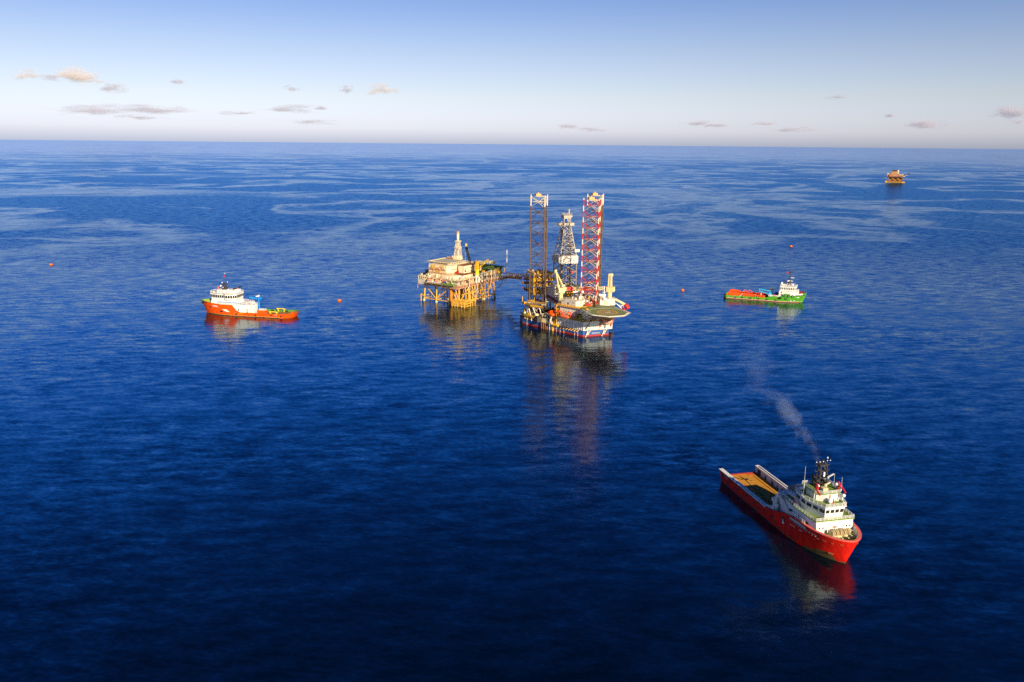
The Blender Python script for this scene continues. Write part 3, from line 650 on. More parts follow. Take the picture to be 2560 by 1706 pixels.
# ------------------------------------------------------------------ orange anchor handling tug
def orange_ship():
    H0 = 130.0; bow = (-1.838 * H0, 4.688 * H0); st = (-1.274 * H0, 4.588 * H0)
    d = Vector((bow[0] - st[0], bow[1] - st[1])); L = d.length; d.normalize()
    T = thing('anchor_handling_tug', 'orange anchor handling tug with white bridge and green after deck, on the open water beyond', 'ship', (st[0], st[1], 0), math.atan2(d.y, d.x))
    def sm(a, b, x): t = min(1, max(0, (x - a) / (b - a))); return t * t * (3 - 2 * t)
    zt = lambda x: 3.1 + 0.5 * sm(12, 0, x) + 5.6 * sm(43.5, 46, x) + 1.4 * sm(54, 78, x)
    H = Hull(8.6, (1.5, 12, 2.6, 2.2, 44, L - 0.8, 2.0, 1.0, 8.3), (-1.5, 9, 2.8, 2.4, 54, L + 3.2, 2.3, 1.6, 8.7), zt, -2.0)
    hull = H.shell(MB(), [0, 0.25, 0.5, 0.75, 1.0]).build('hull', orange_hull, T, smooth=True)
    # worn load line band
    mb = MB()
    for s_ in (-1, 1):
        for z0, z1 in ((0.35, 0.75),):
            xs = [2 + (L - 3.2) * k / 30 for k in range(31)]
            A = [H.at(x, z0, s_, 0.03) for x in xs]; B_ = [H.at(x, z1, s_, 0.03) for x in xs]
            mb.add(A + B_, [(i, i + 1, 32 + i, 31 + i) for i in range(30)])
    mb.build('load_line', mat('worn_yellow_line', (0.55, 0.30, 0.07), 0.7, dirt=0.9, dirt_rgb=(0.12, 0.06, 0.02), scale=0.5, thr=0.5), hull)
    mb = MB()
    for s_ in (-1, 1):
        xs = [2 + (L - 2.6) * k / 30 for k in range(31)]
        A = [H.at(x, -0.6, s_, 0.03) for x in xs]; B_ = [H.at(x, 0.3, s_, 0.03) for x in xs]
        mb.add(A + B_, [(i, i + 1, 32 + i, 31 + i) for i in range(30)])
    mb.build('boot_top', dark, hull)
    # slanting pale stripes, lettering, fenders
    mb = MB()
    for s_ in (-1, 1):
        for x in (70.5, 66.5, 62.5, 57, 52.5, 47.5, 45.2):
            mb.bar(H.at(x, min(zt(x) - 1.0, 5.6) if x > 58 else 3.4, s_, 0.02), H.at(x - 3.5 if x > 58 else x - 2.2, 1.2, s_, 0.02), 0.09)
    mb.build('hull_stripe', mat('pale_orange_paint', (0.9, 0.24, 0.07), 0.5), hull)
    mb = MB()
    for s_ in (-1, 1):
        hull_text(mb, H, 'VNSL', 64.2 if s_ > 0 else 56.5, 6.3, s_, 2.2, 1.0, shear=-0.5); hull_text(mb, H, 'HAI AN', 74.4 if s_ > 0 else 70, 7.4, s_, 0.9)
        hull_text(mb, H, 'HAI AN', 13.5 if s_ > 0 else 9, 2.2, s_, 0.7)
        U = [H.at(x, z, s_, 0.05) for x, z in ((56.4, 4.9), (52.4, 4.9), (50.0, 3.1), (53.2, 3.1))]; mb.add(U, [(0, 1, 2, 3)])
    mb.build('lettering', white_clean, hull)
    mb = MB()
    for s_ in (-1, 1): hull_text(mb, H, '3500 HP', 42.6 if s_ > 0 else 38, 1.9, s_, 0.95, 1.0)
    mb.build('yellow_lettering', bright_yellow, hull)
    mb = MB()
    for s_ in (-1, 1):
        for x in (44.6, 29.0, 8.0): mb.lathe([(0.25, -0.25), (0.65, -0.25), (0.65, 0.25), (0.25, 0.25)], H.at(x, 1.6, s_, 0.2), 12, 'y')
        c = H.at(57, 3.2, s_, 0.1); mb.box(c, (2.2, 0.3, 1.1)); c = H.at(67.0, 5.9, s_, 0.1); mb.box(c, (1.3, 0.3, 0.7))
        c = H.at(16, 2.3, s_, 0.1); mb.box(c, (1.4, 0.3, 0.9))
    mb.build('hull_fender', rubber, hull)
    # after deck with inner bulwark
    ins = H.surf(1.0, 0.5); aft = [(x, y, z) for x, y, z in ins if x < 44]; out_ = [p for p, q in zip(H.surf(1.0), ins) if q[0] < 44]
    mb = MB(); H.strip(mb, [(x, y, z + .02) for x, y, z in out_], [(x, y, z + .02) for x, y, z in aft]); mb.build('bulwark_cap', green_deck, T)
    mb = MB(); low = [p for p, q in zip(H.inner(1.6, .5), ins) if q[0] < 44]; H.strip(mb, aft, low); mb.build('bulwark', green_paint, T)
    mb = MB(); poly = [(x, -y) for x, y, z in low] + [(x, y) for x, y, z in low[::-1][:-1]]; mb.prism(poly, 1.4, 1.65); mb.build('after_deck', mat('green_work_deck', (0.13, 0.22, 0.05), 0.8, dirt=0.7, dirt_rgb=(0.30, 0.15, 0.05), scale=0.3, thr=0.46), T)
    mb = MB(); mb.b2(6, 38, -5.2, 5.2, 1.66, 1.85); mb.build('deck_sheathing', mat('worn_timber', (0.34, 0.17, 0.05), 0.8, dirt=0.6, dirt_rgb=(0.18, 0.14, 0.05)), T)
    mb = MB()
    for y in (7.2, 6.0, -5.6, -6.8):
        for x in (12.5, 17.5): mb.bar((x, y, 1.7), (x, y, 4.2), 0.35)
        mb.path([(11.5, y, 3.6), (13.5, y, 4.4), (18.5, y, 4.4), (16.8, y, 3.5)], 0.22, 5)
    mb.build('tow_guide', bright_yellow, T)
    mb = MB()
    for x, y in ((29, 7.2), (20, 7.0), (9, 6.2), (5.0, 3.4), (29, -7.0), (22, -7.2), (10, -6.6)): mb.tube((x, y, 1.65), (x, y, 3.0), 0.45, 8); mb.tube((x + 1.2, y, 1.65), (x + 1.2, y, 3.0), 0.45, 8)
    mb.build('bollard', dark, T)
    mb = MB(); mb.tube((0.8, -4.0, 2.2), (0.8, 4.0, 2.2), 1.0, 14); mb.build('stern_roller', rust, T)
    mb = MB(); mb.box((7.5, 4.5, 2.2), (3.0, 2.2, 1.0)); mb.box((4.5, -4.5, 2.2), (2.2, 2.2, 1.0)); mb.build('tow_pin_box', orange, T)
    # forecastle
    f1 = [p for p in H.surf(1.0, 0.45) if p[0] > 56]; o1 = [p for p, q in zip(H.surf(1.0), H.surf(1.0, 0.45)) if q[0] > 56]
    mb = MB(); H.strip(mb, [(x, y, z + .02) for x, y, z in o1], [(x, y, z + .02) for x, y, z in f1]); f0 = [p for p, q in zip(H.inner(7.6, .45), H.surf(1.0, .45)) if q[0] > 56]; H.strip(mb, f1, f0); mb.build('forecastle_bulwark', green_deck, T)
    mb = MB(); mb.prism([(x, -y) for x, y, z in f0] + [(x, y) for x, y, z in f0[::-1][1:]], 7.4, 7.6); mb.build('forecastle_deck', green_paint, T)
    mb = MB(); mb.path([H.at(x, zt(x) - 0.5, 1, 0.15) for x in (70, 73, 75.5, 77)], 0.3, 6); mb.ball((77.0, 0, 7.6), 0.9, 8); mb.build('bow_fender', rubber, T)
    # houses: flush side house, bridge deck, bridge
    side = [(44, 3.0), (72.0, 7.6), (72, 8.9), (38.5, 8.9), (38.5, 3.0)]
    dh = MB(); 
    for s_ in (-1, 1):
        xs = [(44.3, 3.2, 7.9), (46.6, 5.2, 7.9), (50, 7.9, 8.9)]
    dh.prism([(36.5, -8.1), (50, -8.45), (50, 8.45), (36.5, 8.1)], 2.8, 9.0, [(37.5, -7.9), (50, -8.2), (50, 8.2), (37.5, 7.9)]); dh.prism([(50, -8.2), (60, -7.4), (67.5, -4.6), (67.5, 4.6), (60, 7.4), (50, 8.2)], 7.4, 8.99)
    dh = dh.build('deckhouse', white, T)
    mb = MB()
    for s_ in (-1, 1):
        for x, z in ((52.5, 7.2), (49, 6.0), (46, 4.6), (42.5, 5.0)): mb.box((x, s_ * 8.45, z), (0.8, 0.2, 1.1))
    mb.build('side_window', glass, dh)
    mb = MB(); mb.prism([(46, -6.8), (66.5, -6.2), (69, -3), (69, 3), (66.5, 6.2), (46, 6.8)], 8.9, 12.2, [(46.5, -6.4), (65.5, -5.8), (67.5, -2.6), (67.5, 2.6), (65.5, 5.8), (46.5, 6.4)]); mb.build('bridge_deckhouse', white, T)
    mb = MB(); mb.rail([(38, -7.9, 9), (50, -8.1, 9), (60, -7.2, 9), (67, -4, 9), (67, 4, 9), (60, 7.2, 9), (50, 8.1, 9), (38, 7.9, 9)], 1.1, step=1.8, r_=0.09); mb.build('railing', white_clean, T)
    b0 = [(45.5, -5.2), (47.5, -7.4), (53, -8.2), (55, -6.6), (60, -6.6), (66.5, -4.6), (68.0, -2.0), (68.0, 2.0), (66.5, 4.6), (60, 6.6), (55, 6.6), (53, 8.2), (47.5, 7.4), (45.5, 5.2)]
    b1 = [(55 + (x - 55) * 1.06, y * 1.08) for x, y in b0]
    br = MB().prism(b0, 12.2, 16.5, b1).build('bridge', white, T)
    for (p, q), (p1, q1) in zip(zip(b0, b0[1:] + b0[:1]), zip(b1, b1[1:] + b1[:1])):
        ln = math.hypot(q[0] - p[0], q[1] - p[1]); c = max(1, round(ln / 1.8)); nx, ny = (q[1] - p[1]) / ln, -(q[0] - p[0]) / ln
        for i in range(c):
            vs = []
            for u_, k in (((i + .12) / c, .30), ((i + .88) / c, .30), ((i + .88) / c, .78), ((i + .12) / c, .78)):
                x = (p[0] + (q[0] - p[0]) * u_) * (1 - k) + (p1[0] + (q1[0] - p1[0]) * u_) * k; y = (p[1] + (q[1] - p[1]) * u_) * (1 - k) + (p1[1] + (q1[1] - p1[1]) * u_) * k
                vs.append((x + nx * .06, y + ny * .06, 12.2 + 4.3 * k))
            MB().add(vs + [(x - nx * .2, y - ny * .2, z) for x, y, z in vs], [(0, 1, 2, 3), (7, 6, 5, 4), (0, 4, 5, 1), (1, 5, 6, 2), (2, 6, 7, 3), (3, 7, 4, 0)]).build('window', glass, br)
    mb = MB(); mb.prism([(x, y * 1.02) for x, y in b1], 16.5, 16.75); mb.build('bridge_roof', greywhite, T)
    mb = MB(); mb.rail([(x, y * .97, 16.75) for x, y in b1], 1.1, True, step=1.8, r_=0.09); mb.build('roof_railing', white_clean, T)
    up = MB().prism([(52, -3.4), (62, -3.4), (64, -1.8), (64, 1.8), (62, 3.4), (52, 3.4)], 16.75, 18.9).build('upper_house', white, T)
    mb = MB()
    for x in (54, 57.5, 60): mb.box((x, 3.45, 17.9), (0.7, 0.12, 0.7)); mb.box((x, -3.45, 17.9), (0.7, 0.12, 0.7))
    mb.build('side_window', glass, up)
    mb = MB()
    for x, y in ((56.5, -1.3), (56.5, 1.3), (59.2, 0)): mb.tube((x, y, 18.2), (57.4 + (x - 57.4) * .4, y * .4, 24), 0.28, 6)
    for z in (19.5, 21, 22.5): mb.tube((57.4, -2.8, z), (57.4, 2.8, z), 0.16, 5); mb.tube((55.2, 0, z), (60.2, 0, z), 0.16, 5)
    mb.tube((57.0, 0, 22), (56.6, 0, 31), 0.17, 6, 0.08); mb.box((57.4, 0, 20.5), (2.6, 2.2, 0.35)); mb.box((57.8, 0, 23.0), (2.6, 2.4, 0.5)); mb.box((58.6, 0, 20.0), (1.2, 1.4, 2.6)); mb.lathe([(0.9, -0.12), (1.2, -0.12), (1.2, 0.12), (0.9, 0.12)], (55.4, 0.4, 20.3), 14, 'y')
    for dx, dy in ((1.8, 1.5), (-2.1, -1.2), (2.4, -1)): mb.tube((57.4 + dx, dy, 22.5), (57.4 + dx, dy, 24.4), 0.12, 5)
    mast = mb.build('mast', dark, T)
    mb = MB(); mb.ball((58.6, 1.4, 24.2), 0.45, 8); mb.ball((55.4, -1, 24.5), 0.4, 8); mb.ball((60.2, 1.0, 21.6), 0.7, 8); mb.box((58.2, 1.2, 20.6), (0.8, 0.6, 0.9)); mb.ball((56.6, 0, 31.2), 0.3, 6); mb.build('signal_lamp', white_clean, mast)
    MB().box((57.1, 0.1, 29.2), (1.1, 0.15, 1.2)).build('flag', bright_red, mast)
    mb = MB(); mb.tube((62.3, 0.8, 18.2), (62.3, 0.8, 20.4), 0.18, 6); mb.box((62.5, 0.8, 20.6), (1.1, 0.7, 0.7)); mb.build('fire_monitor', pink_red, T)
    for y in (3.4, -3.4):
        f_ = MB().prism([(46.5, y - 1.5), (51.5, y - 1.5), (51.5, y + 1.5), (46.5, y + 1.5)], 16.7, 19.0, [(46.9, y - 1.1), (50.5, y - 1.1), (50.5, y + 1.1), (46.9, y + 1.1)]).build('funnel', white, T)
        mb = MB(); mb.m(0); mb.tube((49, y, 18.6), (48.2, y, 20.0), 0.5, 8); mb.m(1); mb.tube((48.2, y, 20.0), (45.4, y, 20.9), 0.5, 8); mb.build('exhaust', [orange, black], f_)
    mb = MB(); mb.ball((65.5, 2.6, 16.9), 0.7, 8); mb.ball((47.0, 6.0, 16.9), 0.8, 8); mb.ball((53.5, 2.2, 19.0), 0.7, 8); mb.build('satellite_dome', white_clean, T)
    mb = MB(); mb.box((50.5, 6.4, 16.6), (2.2, 1.0, 0.9)); mb.box((53, 7.4, 16.5), (1.2, 0.8, 0.8)); mb.build('life_raft', pale_salmon, T)
    # aft winch house, blue crane
    wh = MB().prism([(30.2, 2.6), (37.2, 2.6), (37.2, 8.0), (30.2, 8.0)], 1.7, 9.2, [(29.6, 2.4), (37.2, 2.4), (37.2, 8.0), (29.6, 8.0)]).build('winch_house', white, T)
    mb = MB(); mb.m(0); mb.box((35.7, 8.04, 4.4), (1.5, 0.1, 3.2)); mb.m(1); mb.box((35.7, 8.12, 4.4), (0.9, 0.1, 2.6)); mb.box((32.3, 8.04, 3.2), (0.8, 0.1, 0.7)); mb.build('door', [bright_yellow, dark], wh)
    mb = MB(); mb.rail([(29.6, 2.4, 9.2), (37.2, 2.4, 9.2), (37.2, 8, 9.2), (29.6, 8, 9.2)], 1.1, True, step=1.6, r_=0.1); mb.box((33.6, 6.4, 9.7), (2.6, 1.4, 0.9)); mb.build('winch_house_railing', white_clean, T)
    MB().box((34.0, 7.2, 9.9), (2.0, 1.0, 1.1)).build('life_raft', orange, T)
    mb = MB(); mb.tube((33, -5.6, 1.7), (33, -5.6, 11.6), 0.9, 10); mb.path([(33, -5.6, 11.4), (40, -5.0, 12.6)], 0.85, 4); mb.box((31.5, -5.6, 12.0), (2.4, 1.6, 1.8)); mb.path([(32.0, -3.4, 9.0), (31.6, -3.4, 13.2)], 0.5, 6); crane = mb.build('deck_crane', blue_crane, T)
    mb = MB(); mb.tube((38, 6.5, 4.0), (38, 6.5, 9.4), 0.8, 8); mb.path([(38.2, 6.5, 9.2), (46, 7.2, 10.2), (60, 7.0, 10.4)], 0.30, 4); mb.tube((38.6, 6.7, 6.4), (42, 6.9, 9.6), 0.35, 6); mb.build('provision_crane', blue_crane, T)
    mb = MB(); mb.ball((31.6, -3.4, 14.2), 0.8, 8); mb.box((33.0, -3.4, 13.8), (1.4, 1.0, 0.9)); mb.build('crane_light', white_clean, crane)
    mb = MB(); mb.rail([(37, 8.2, 2.9), (30, 8.1, 2.9)], 1.1, r_=0.1); mb.stairs((38.4, 8.3, 3.0), (34.8, 8.3, 5.0)); mb.build('side_stairs', white_clean, T)
    # container on deck is a thing of its own
    c, s = d.x, d.y
    P = lambda x, y, z: (st[0] + c * x - s * y, st[1] + s * x + c * y, z)
    K = thing('cargo_container', 'orange box container standing on the green after deck of the orange tug', 'container', P(25.6, 3.6, 1.85), math.atan2(d.y, d.x))
    bx = MB(); bx.b2(-3.4, 3.4, -1.3, 1.3, 0.05, 2.9)
    for k in range(14): bx.b2(-3.2 + k * .48, -3.0 + k * .48, -1.36, 1.36, 0.2, 2.75)
    bx.build('body', orange, K)
    mb = MB(); mb.rail([(-2.8, -1.1, 2.9), (2.2, -1.1, 2.9), (2.2, 1.1, 2.9), (-2.8, 1.1, 2.9)], 0.9, True, r_=0.09); mb.b2(-2.8, 2.0, -1.0, 1.0, 2.9, 3.2); mb.build('top_rack', white_clean, K)
    return T
ORANGE = orange_ship()

# ------------------------------------------------------------------ green supply vessel
def green_ship():
    H0 = 130.0; st = (1.459 * H0, 5.358 * H0); bow = (1.914 * H0, 5.182 * H0)
    d = Vector((bow[0] - st[0], bow[1] - st[1])); L = d.length; d.normalize()
    T = thing('green_supply_vessel', 'green supply vessel with white bridge, orange deck rails and black tyre fenders', 'ship', (st[0], st[1], 0), math.atan2(d.y, d.x))
    def sm(a, b, x): t = min(1, max(0, (x - a) / (b - a))); return t * t * (3 - 2 * t)
    zt = lambda x: 2.9 + 1.7 * sm(34.5, 37, x) + 2.9 * sm(45.6, 47.2, x) + 0.7 * sm(54, 66, x)
    H = Hull(7.2, (0.5, 3, 6, 3, 42, L, 2.0, 1.0, 7.0), (-1.0, 1.5, 7, 4, 49, L + 3.6, 2.4, 1.7, 7.3), zt, -2.0)
    hull = H.shell(MB(), [0, 0.25, 0.5, 0.75, 1.0]).build('hull', green_hull, T, smooth=True)
    for nm, z0, z1, m_ in (('load_line', 0.35, 0.85, mat('pale_pink_line', (0.75, 0.42, 0.28), 0.6, dirt=0.5)), ('boot_top', -0.6, 0.32, mat('brown_boot_paint', (0.17, 0.035, 0.02), 0.7))):
        mb = MB()
        for s_ in (-1, 1):
            xs = [1.2 + (L - 1.6) * k / 30 for k in range(31)]
            A = [H.at(x, z0, s_, 0.03) for x in xs]; B_ = [H.at(x, z1, s_, 0.03) for x in xs]; mb.add(A + B_, [(i, i + 1, 32 + i, 31 + i) for i in range(30)])
        mb.build(nm, m_, hull)
    for s_ in (-1, 1):
        for x, z in ((48.8, 5.8), (52.4, 5.7), (55.6, 5.7), (50.6, 3.4)):
            c = H.at(x, z, s_, 0.15); t_ = MB().lathe([(0.42, -0.22), (0.95, -0.26), (1.05, 0), (0.95, 0.26), (0.42, 0.22)], (0, 0, 0), 16, 'y').build('tyre_fender', rubber, T, loc=c)
            MB().ball((0, 0, 0), 0.36, 6).build('hub', white_clean, t_)
        mb = MB()
        for x in (8.5, 14.5, 21.5, 28, 35, 42.2): c = H.at(x, 1.45, s_, 0.1); mb.box(c, (1.9, 0.35, 0.9))
        c = H.at(46.0, 3.6, s_, 0.1); mb.ball(c, 1.5, 10, 0.55); mb.path([H.at(x, 6.4 + (x - 58) * 0.02, s_, 0.12) for x in (58.5, 61, 63.5, 65.5)], 0.28, 6); mb.build('hull_fender', rubber, hull)
        mb = MB()
        for x, z, r_ in ((54.6, 1.6, .5), (57.2, 1.6, .5), (60, 4.6, .15), (57, 4.1, .15), (53.5, 2.6, .18), (12, 2.2, .3), (18, 1.9, .2), (3, 1.9, .3)): mb.ball(H.at(x, z, s_, 0.0), r_, 6)
        mb.build('draught_mark', white_clean, hull)
        mb = MB(); mb.path([H.at(64.0, 5.6, s_, .1), H.at(63.2, 4.4, s_, .1), H.at(62.6, 2.6, s_, .1)], 0.16, 5); c = H.at(63.4, 5.0, s_, 0.1); mb.ball(c, 0.5, 6); mb.build('anchor', rust, hull)
        mb = MB(); hull_text(mb, H, 'SAO MAI', 30.5 if s_ < 0 else 34, 2.0, s_, 0.8); mb.build('lettering', bright_yellow, hull)
        mb = MB(); hull_text(mb, H, 'SAO MAI 01', 6.4 if s_ < 0 else 12, 2.1, s_, 0.62); mb.build('stern_lettering', white_clean, hull)
    mb = MB(); mb.b2(-0.6, 38, -6.3, 6.3, 1.3, 1.6); mb.build('cargo_deck', mat('orange_cargo_deck', (0.50, 0.07, 0.012), 0.8, dirt=0.6, dirt_rgb=(0.14, 0.04, 0.02), scale=0.4, thr=0.5), T)
    mb = MB(); mb.b2(-1.3, -0.5, -6.6, 6.6, -0.8, 2.7); mb.build('stern_fender', rubber, T)
    for s_ in (-1, 1):
        mb = MB(); y0, y1 = sorted((s_ * 5.2, s_ * 6.7))
        mb.b2(3.0, 33.5, *sorted((s_ * 6.5, s_ * 6.75)), 2.8, 4.3); mb.b2(3.0, 33.5, y0, y1, 4.3, 4.55); mb.b2(4, 33, *sorted((s_ * 5.2, s_ * 5.35)), 1.6, 3.4)
        for k in range(16): x = 3.5 + k * 1.95; mb.b2(x, x + 0.35, *sorted((s_ * 5.3, s_ * 7.0)), 1.6, 4.3)
        mb.extr([(1.0, 2.6), (6.0, 2.6), (10.5, 2.6), (12.5, 3.8), (11.0, 5.6), (4.0, 6.1), (2.6, 5.6)], *sorted((s_ * 6.2, s_ * 6.45)))
        for x in (15, 19): mb.path([(x - 1.2, s_ * 6.6, 4.5), (x, s_ * 6.6, 6.4 if s_ > 0 else 5.4), (x + 2.6, s_ * 6.6, 4.6)], 0.25, 5)
        mb.build('cargo_rail', orange, T)
        mb = MB()
        for k in range(9): x = 12 + k * 2.3; mb.b2(x, x + 1.1, *sorted((s_ * 6.76, s_ * 6.82)), 3.0, 3.9)
        for x in (4.5, 6.0, 7.0): mb.b2(x, x + .7, *sorted((s_ * 6.46, s_ * 6.5)), 4.4, 5.2); 
        mb.build('rail_opening', dark, T)
        mb = MB(); mb.bar((12.4, s_ * 6.9, 2.9), (14.6, s_ * 6.9, 4.9), 0.35); mb.bar((24, s_ * 4, 1.6), (25, s_ * 4, 3.4), 0.4); mb.build('rail_stay', white_clean, T)
    # blue cranes on deck
    mb = MB(); mb.tube((38.5, 2, 1.6), (38.5, 2, 7.5), 0.9, 10); mb.tube((38.3, 2, 7.2), (27.2, 3.0, 8.4), 0.62, 8, 0.5); mb.tube((38.0, 2, 6.4), (36.5, 0.5, 4.8), 0.5, 6); mb.tube((36.5, .5, 4.8), (27.6, 0.5, 7.2), 0.38, 6); mb.tube((27.2, 3, 8.6), (28.6, .5, 6.4), 0.3, 6); mb.box((37.5, 1.0, 5.4), (3.0, 2.2, 2.0)); mb.tube((43, 3, 1.6), (43, 3, 6.6), 0.8, 8); mb.box((42.5, 3, 6.2), (3, 1.8, 1.6)); mb.tube((41.2, 3, 6), (44, -1, 7), .4, 6)
    cr_b = mb.build('deck_crane', light_blue, T)
    mb = MB(); mb.m(0); mb.ball((37.5, 3.2, 9.0), 1.0, 8); mb.box((39.2, 3.0, 8.6), (1.8, 1.2, 1.2)); mb.build('crane_drum', [yellow], cr_b)
    mb = MB(); mb.tube((29.6, -1.5, 1.6), (29.6, -1.5, 5.8), 0.28, 6); mb.build('boom_rest', white_clean, T)
    mb = MB(); mb.box((39, -1, 3.0), (3.4, 4, 2.6)); mb.box((43, 1.5, 4.0), (3.5, 6, 4.8)); mb.build('machinery_house', dark, T)
    mb = MB(); mb.rail([(36, -6.6, 4.6), (46, -6.6, 4.6)], 1.0, r_=.1); mb.box((38.5, -5.2, 5.0), (2.2, 1.2, 0.9)); mb.box((43.8, -5.6, 5.0), (2.4, 1.2, 0.9)); mb.b2(36, 46, -6.9, 6.9, 4.3, 4.5); mb.build('side_deck', white_clean, T)
    MB().box((41, -5.4, 5.1), (1.8, 1.2, 1.1)).build('life_raft', orange, T)
    # houses
    dh = MB().prism([(44.5, -6.0), (56, -6.2), (61.2, -4.6), (61.2, 4.6), (56, 6.2), (44.5, 6.0)], 4.4, 9.2, [(44.5, -5.7), (56, -5.7), (59.6, -4), (59.6, 4), (56, 5.7), (44.5, 5.7)]).build('deckhouse', white, T)
    mb = MB()
    for x, z in ((46.6, 8.4), (46.6, 6.6)): mb.box((x, -5.9, z), (.8, .3, 1.0)); mb.box((x, 5.9, z), (.8, .3, 1.0))
    mb.build('side_window', glass, dh)
    mb = MB(); mb.b2(55, 60.5, -4.6, 4.6, 6.4, 10.3); mb.build('forward_house', white, T)
    mb = MB()
    for s_ in (-1, 1):
        xs = [53.4 + k * .8 for k in range(14)]; A = [H.at(x, zt(x) - (1.3 if x > 54 else .2), s_, .05) for x in xs]; B_ = [H.at(x, zt(x) + .0, s_, .05) for x in xs]
        mb.add(A + B_, [(i, i + 1, 15 + i, 14 + i) for i in range(13)])
        mb.add([p + Vector((0, -s_ * .3, 0)) for p in B_] + B_, [(i, i + 1, 15 + i, 14 + i) for i in range(13)])
    mb.build('white_bulwark', white_clean, hull)
    f1 = [p for p in H.surf(1.0, 0.5) if p[0] > 57]; o1 = [p for p, q in zip(H.surf(1.0), H.surf(1.0, 0.5)) if q[0] > 57]
    mb = MB(); H.strip(mb, [(x, y, z + .02) for x, y, z in o1], [(x, y, z + .02) for x, y, z in f1]); mb.build('bulwark_cap', mat('pale_green_paint', (0.32, 0.62, 0.30), 0.6), T)
    mb = MB(); g1 = [p for p, q in zip(H.inner(6.2, .5), H.surf(1.0, .5)) if q[0] > 57]; H.strip(mb, f1, g1); mb.build('bulwark', green_paint, T)
    mb = MB(); mb.prism([(x, -y) for x, y, z in g1] + [(x, y) for x, y, z in g1[::-1][1:]], 6.0, 6.2); mb.build('foredeck', rust, T)
    mb = MB(); mb.box((62.5, 1.5, 7.6), (4.2, 3.2, 2.6)); mb.build('bow_winch', mat('dark_red_winch', (.25, .02, .015), .7), T)
    b0 = [(45.2, -4.9), (56.0, -4.9), (57.6, -2.5), (57.6, 2.5), (56.0, 4.9), (45.2, 4.9)]; b1 = [(45.0, -5.2), (57.0, -5.2), (58.8, -2.8), (58.8, 2.8), (57.0, 5.2), (45.0, 5.2)]
    br = MB().prism(b0, 9.2, 13.6, b1).build('bridge', white, T)
    for (p, q), (p1, q1) in zip(zip(b0, b0[1:] + b0[:1]), zip(b1, b1[1:] + b1[:1])):
        ln = math.hypot(q[0] - p[0], q[1] - p[1]); c = max(1, round(ln / 1.35)); nx, ny = (q[1] - p[1]) / ln, -(q[0] - p[0]) / ln
        for i in range(c):
            vs = []
            for u_, k in (((i + .22) / c, .34), ((i + .78) / c, .34), ((i + .78) / c, .76), ((i + .22) / c, .76)):
                x = (p[0] + (q[0] - p[0]) * u_) * (1 - k) + (p1[0] + (q1[0] - p1[0]) * u_) * k; y = (p[1] + (q[1] - p[1]) * u_) * (1 - k) + (p1[1] + (q1[1] - p1[1]) * u_) * k
                vs.append((x + nx * .06, y + ny * .06, 9.2 + 4.4 * k))
            MB().add(vs + [(x - nx * .2, y - ny * .2, z) for x, y, z in vs], [(0, 1, 2, 3), (7, 6, 5, 4), (0, 4, 5, 1), (1, 5, 6, 2), (2, 6, 7, 3), (3, 7, 4, 0)]).build('window', glass, br)
    mb = MB(); mb.prism([(x, y * 1.03) for x, y in b1], 13.6, 13.8); mb.build('bridge_roof', greywhite, T)
    mb = MB(); mb.b2(45.8, 50, -4.6, 3.5, 13.8, 15.2); mb.build('upper_house', white, T)
    mb = MB(); mb.rail([(x, y, 13.8) for x, y in b1], 1.1, True, step=1.8, r_=.1); mb.rail([(44.6, -5.8, 9.2), (59.6, -5.6, 9.2), (59.6, 5.6, 9.2)], 1.1, r_=.1); mb.build('railing', white_clean, T)
    mb = MB()
    for x, y in ((51.0, -1), (51, 1), (53.4, 0)): mb.tube((x, y, 13.8), (52.2, y * .4, 19), 0.3, 6)
    mb.tube((52.4, 0, 17), (52.0, 0, 27.4), 0.42, 6, 0.25)
    for z, a in ((17.2, 2.4), (19.5, 2), (22, 1.5), (25, 1.0)): mb.tube((52.2, -a, z), (52.2, a, z), 0.18, 5); mb.box((52.2, 0, z), (1.2, 1.2, .3))
    mb.tube((49.4, 2, 15), (48.2, 2, 17.4), .6, 8); mb.tube((49.4, -2, 15), (48.2, -2, 17.4), .6, 8); mb.box((51.6, 0, 16.6), (2.6, 2.4, 1.6))
    mast = mb.build('mast', dark, T)
    mb = MB(); mb.box((54.2, 0, 20.6), (2.8, .5, .5)); mb.box((53.8, 0, 17.8), (1.8, .5, .5)); mb.ball((50.6, -1.0, 17.6), .6, 7); mb.box((51.6, -1.2, 18.0), (1, .6, .9)); mb.build('radar_scanner', white_clean, mast)
    MB().box((49.9, 0, 24.9), (1.5, .12, 1.2)).build('flag', bright_red, mast)
    mb = MB(); mb.ball((46.0, -3.4, 16.0), .9, 8); mb.ball((55.0, -3.0, 15.0), .9, 8); mb.ball((52.4, -4, 14.6), .5, 7); mb.build('satellite_dome', white_clean, T)
    mb = MB(); mb.tube((57.6, -3.6, 8.6), (57.6, -3.6, 10.6), .5, 8); mb.build('ventilator', cream, T)
    mb = MB(); mb.stairs((50.5, -6.3, 7.2), (53.8, -6.0, 9.4)); mb.build('side_stairs', white_clean, T)
    return T
GREEN = green_ship()
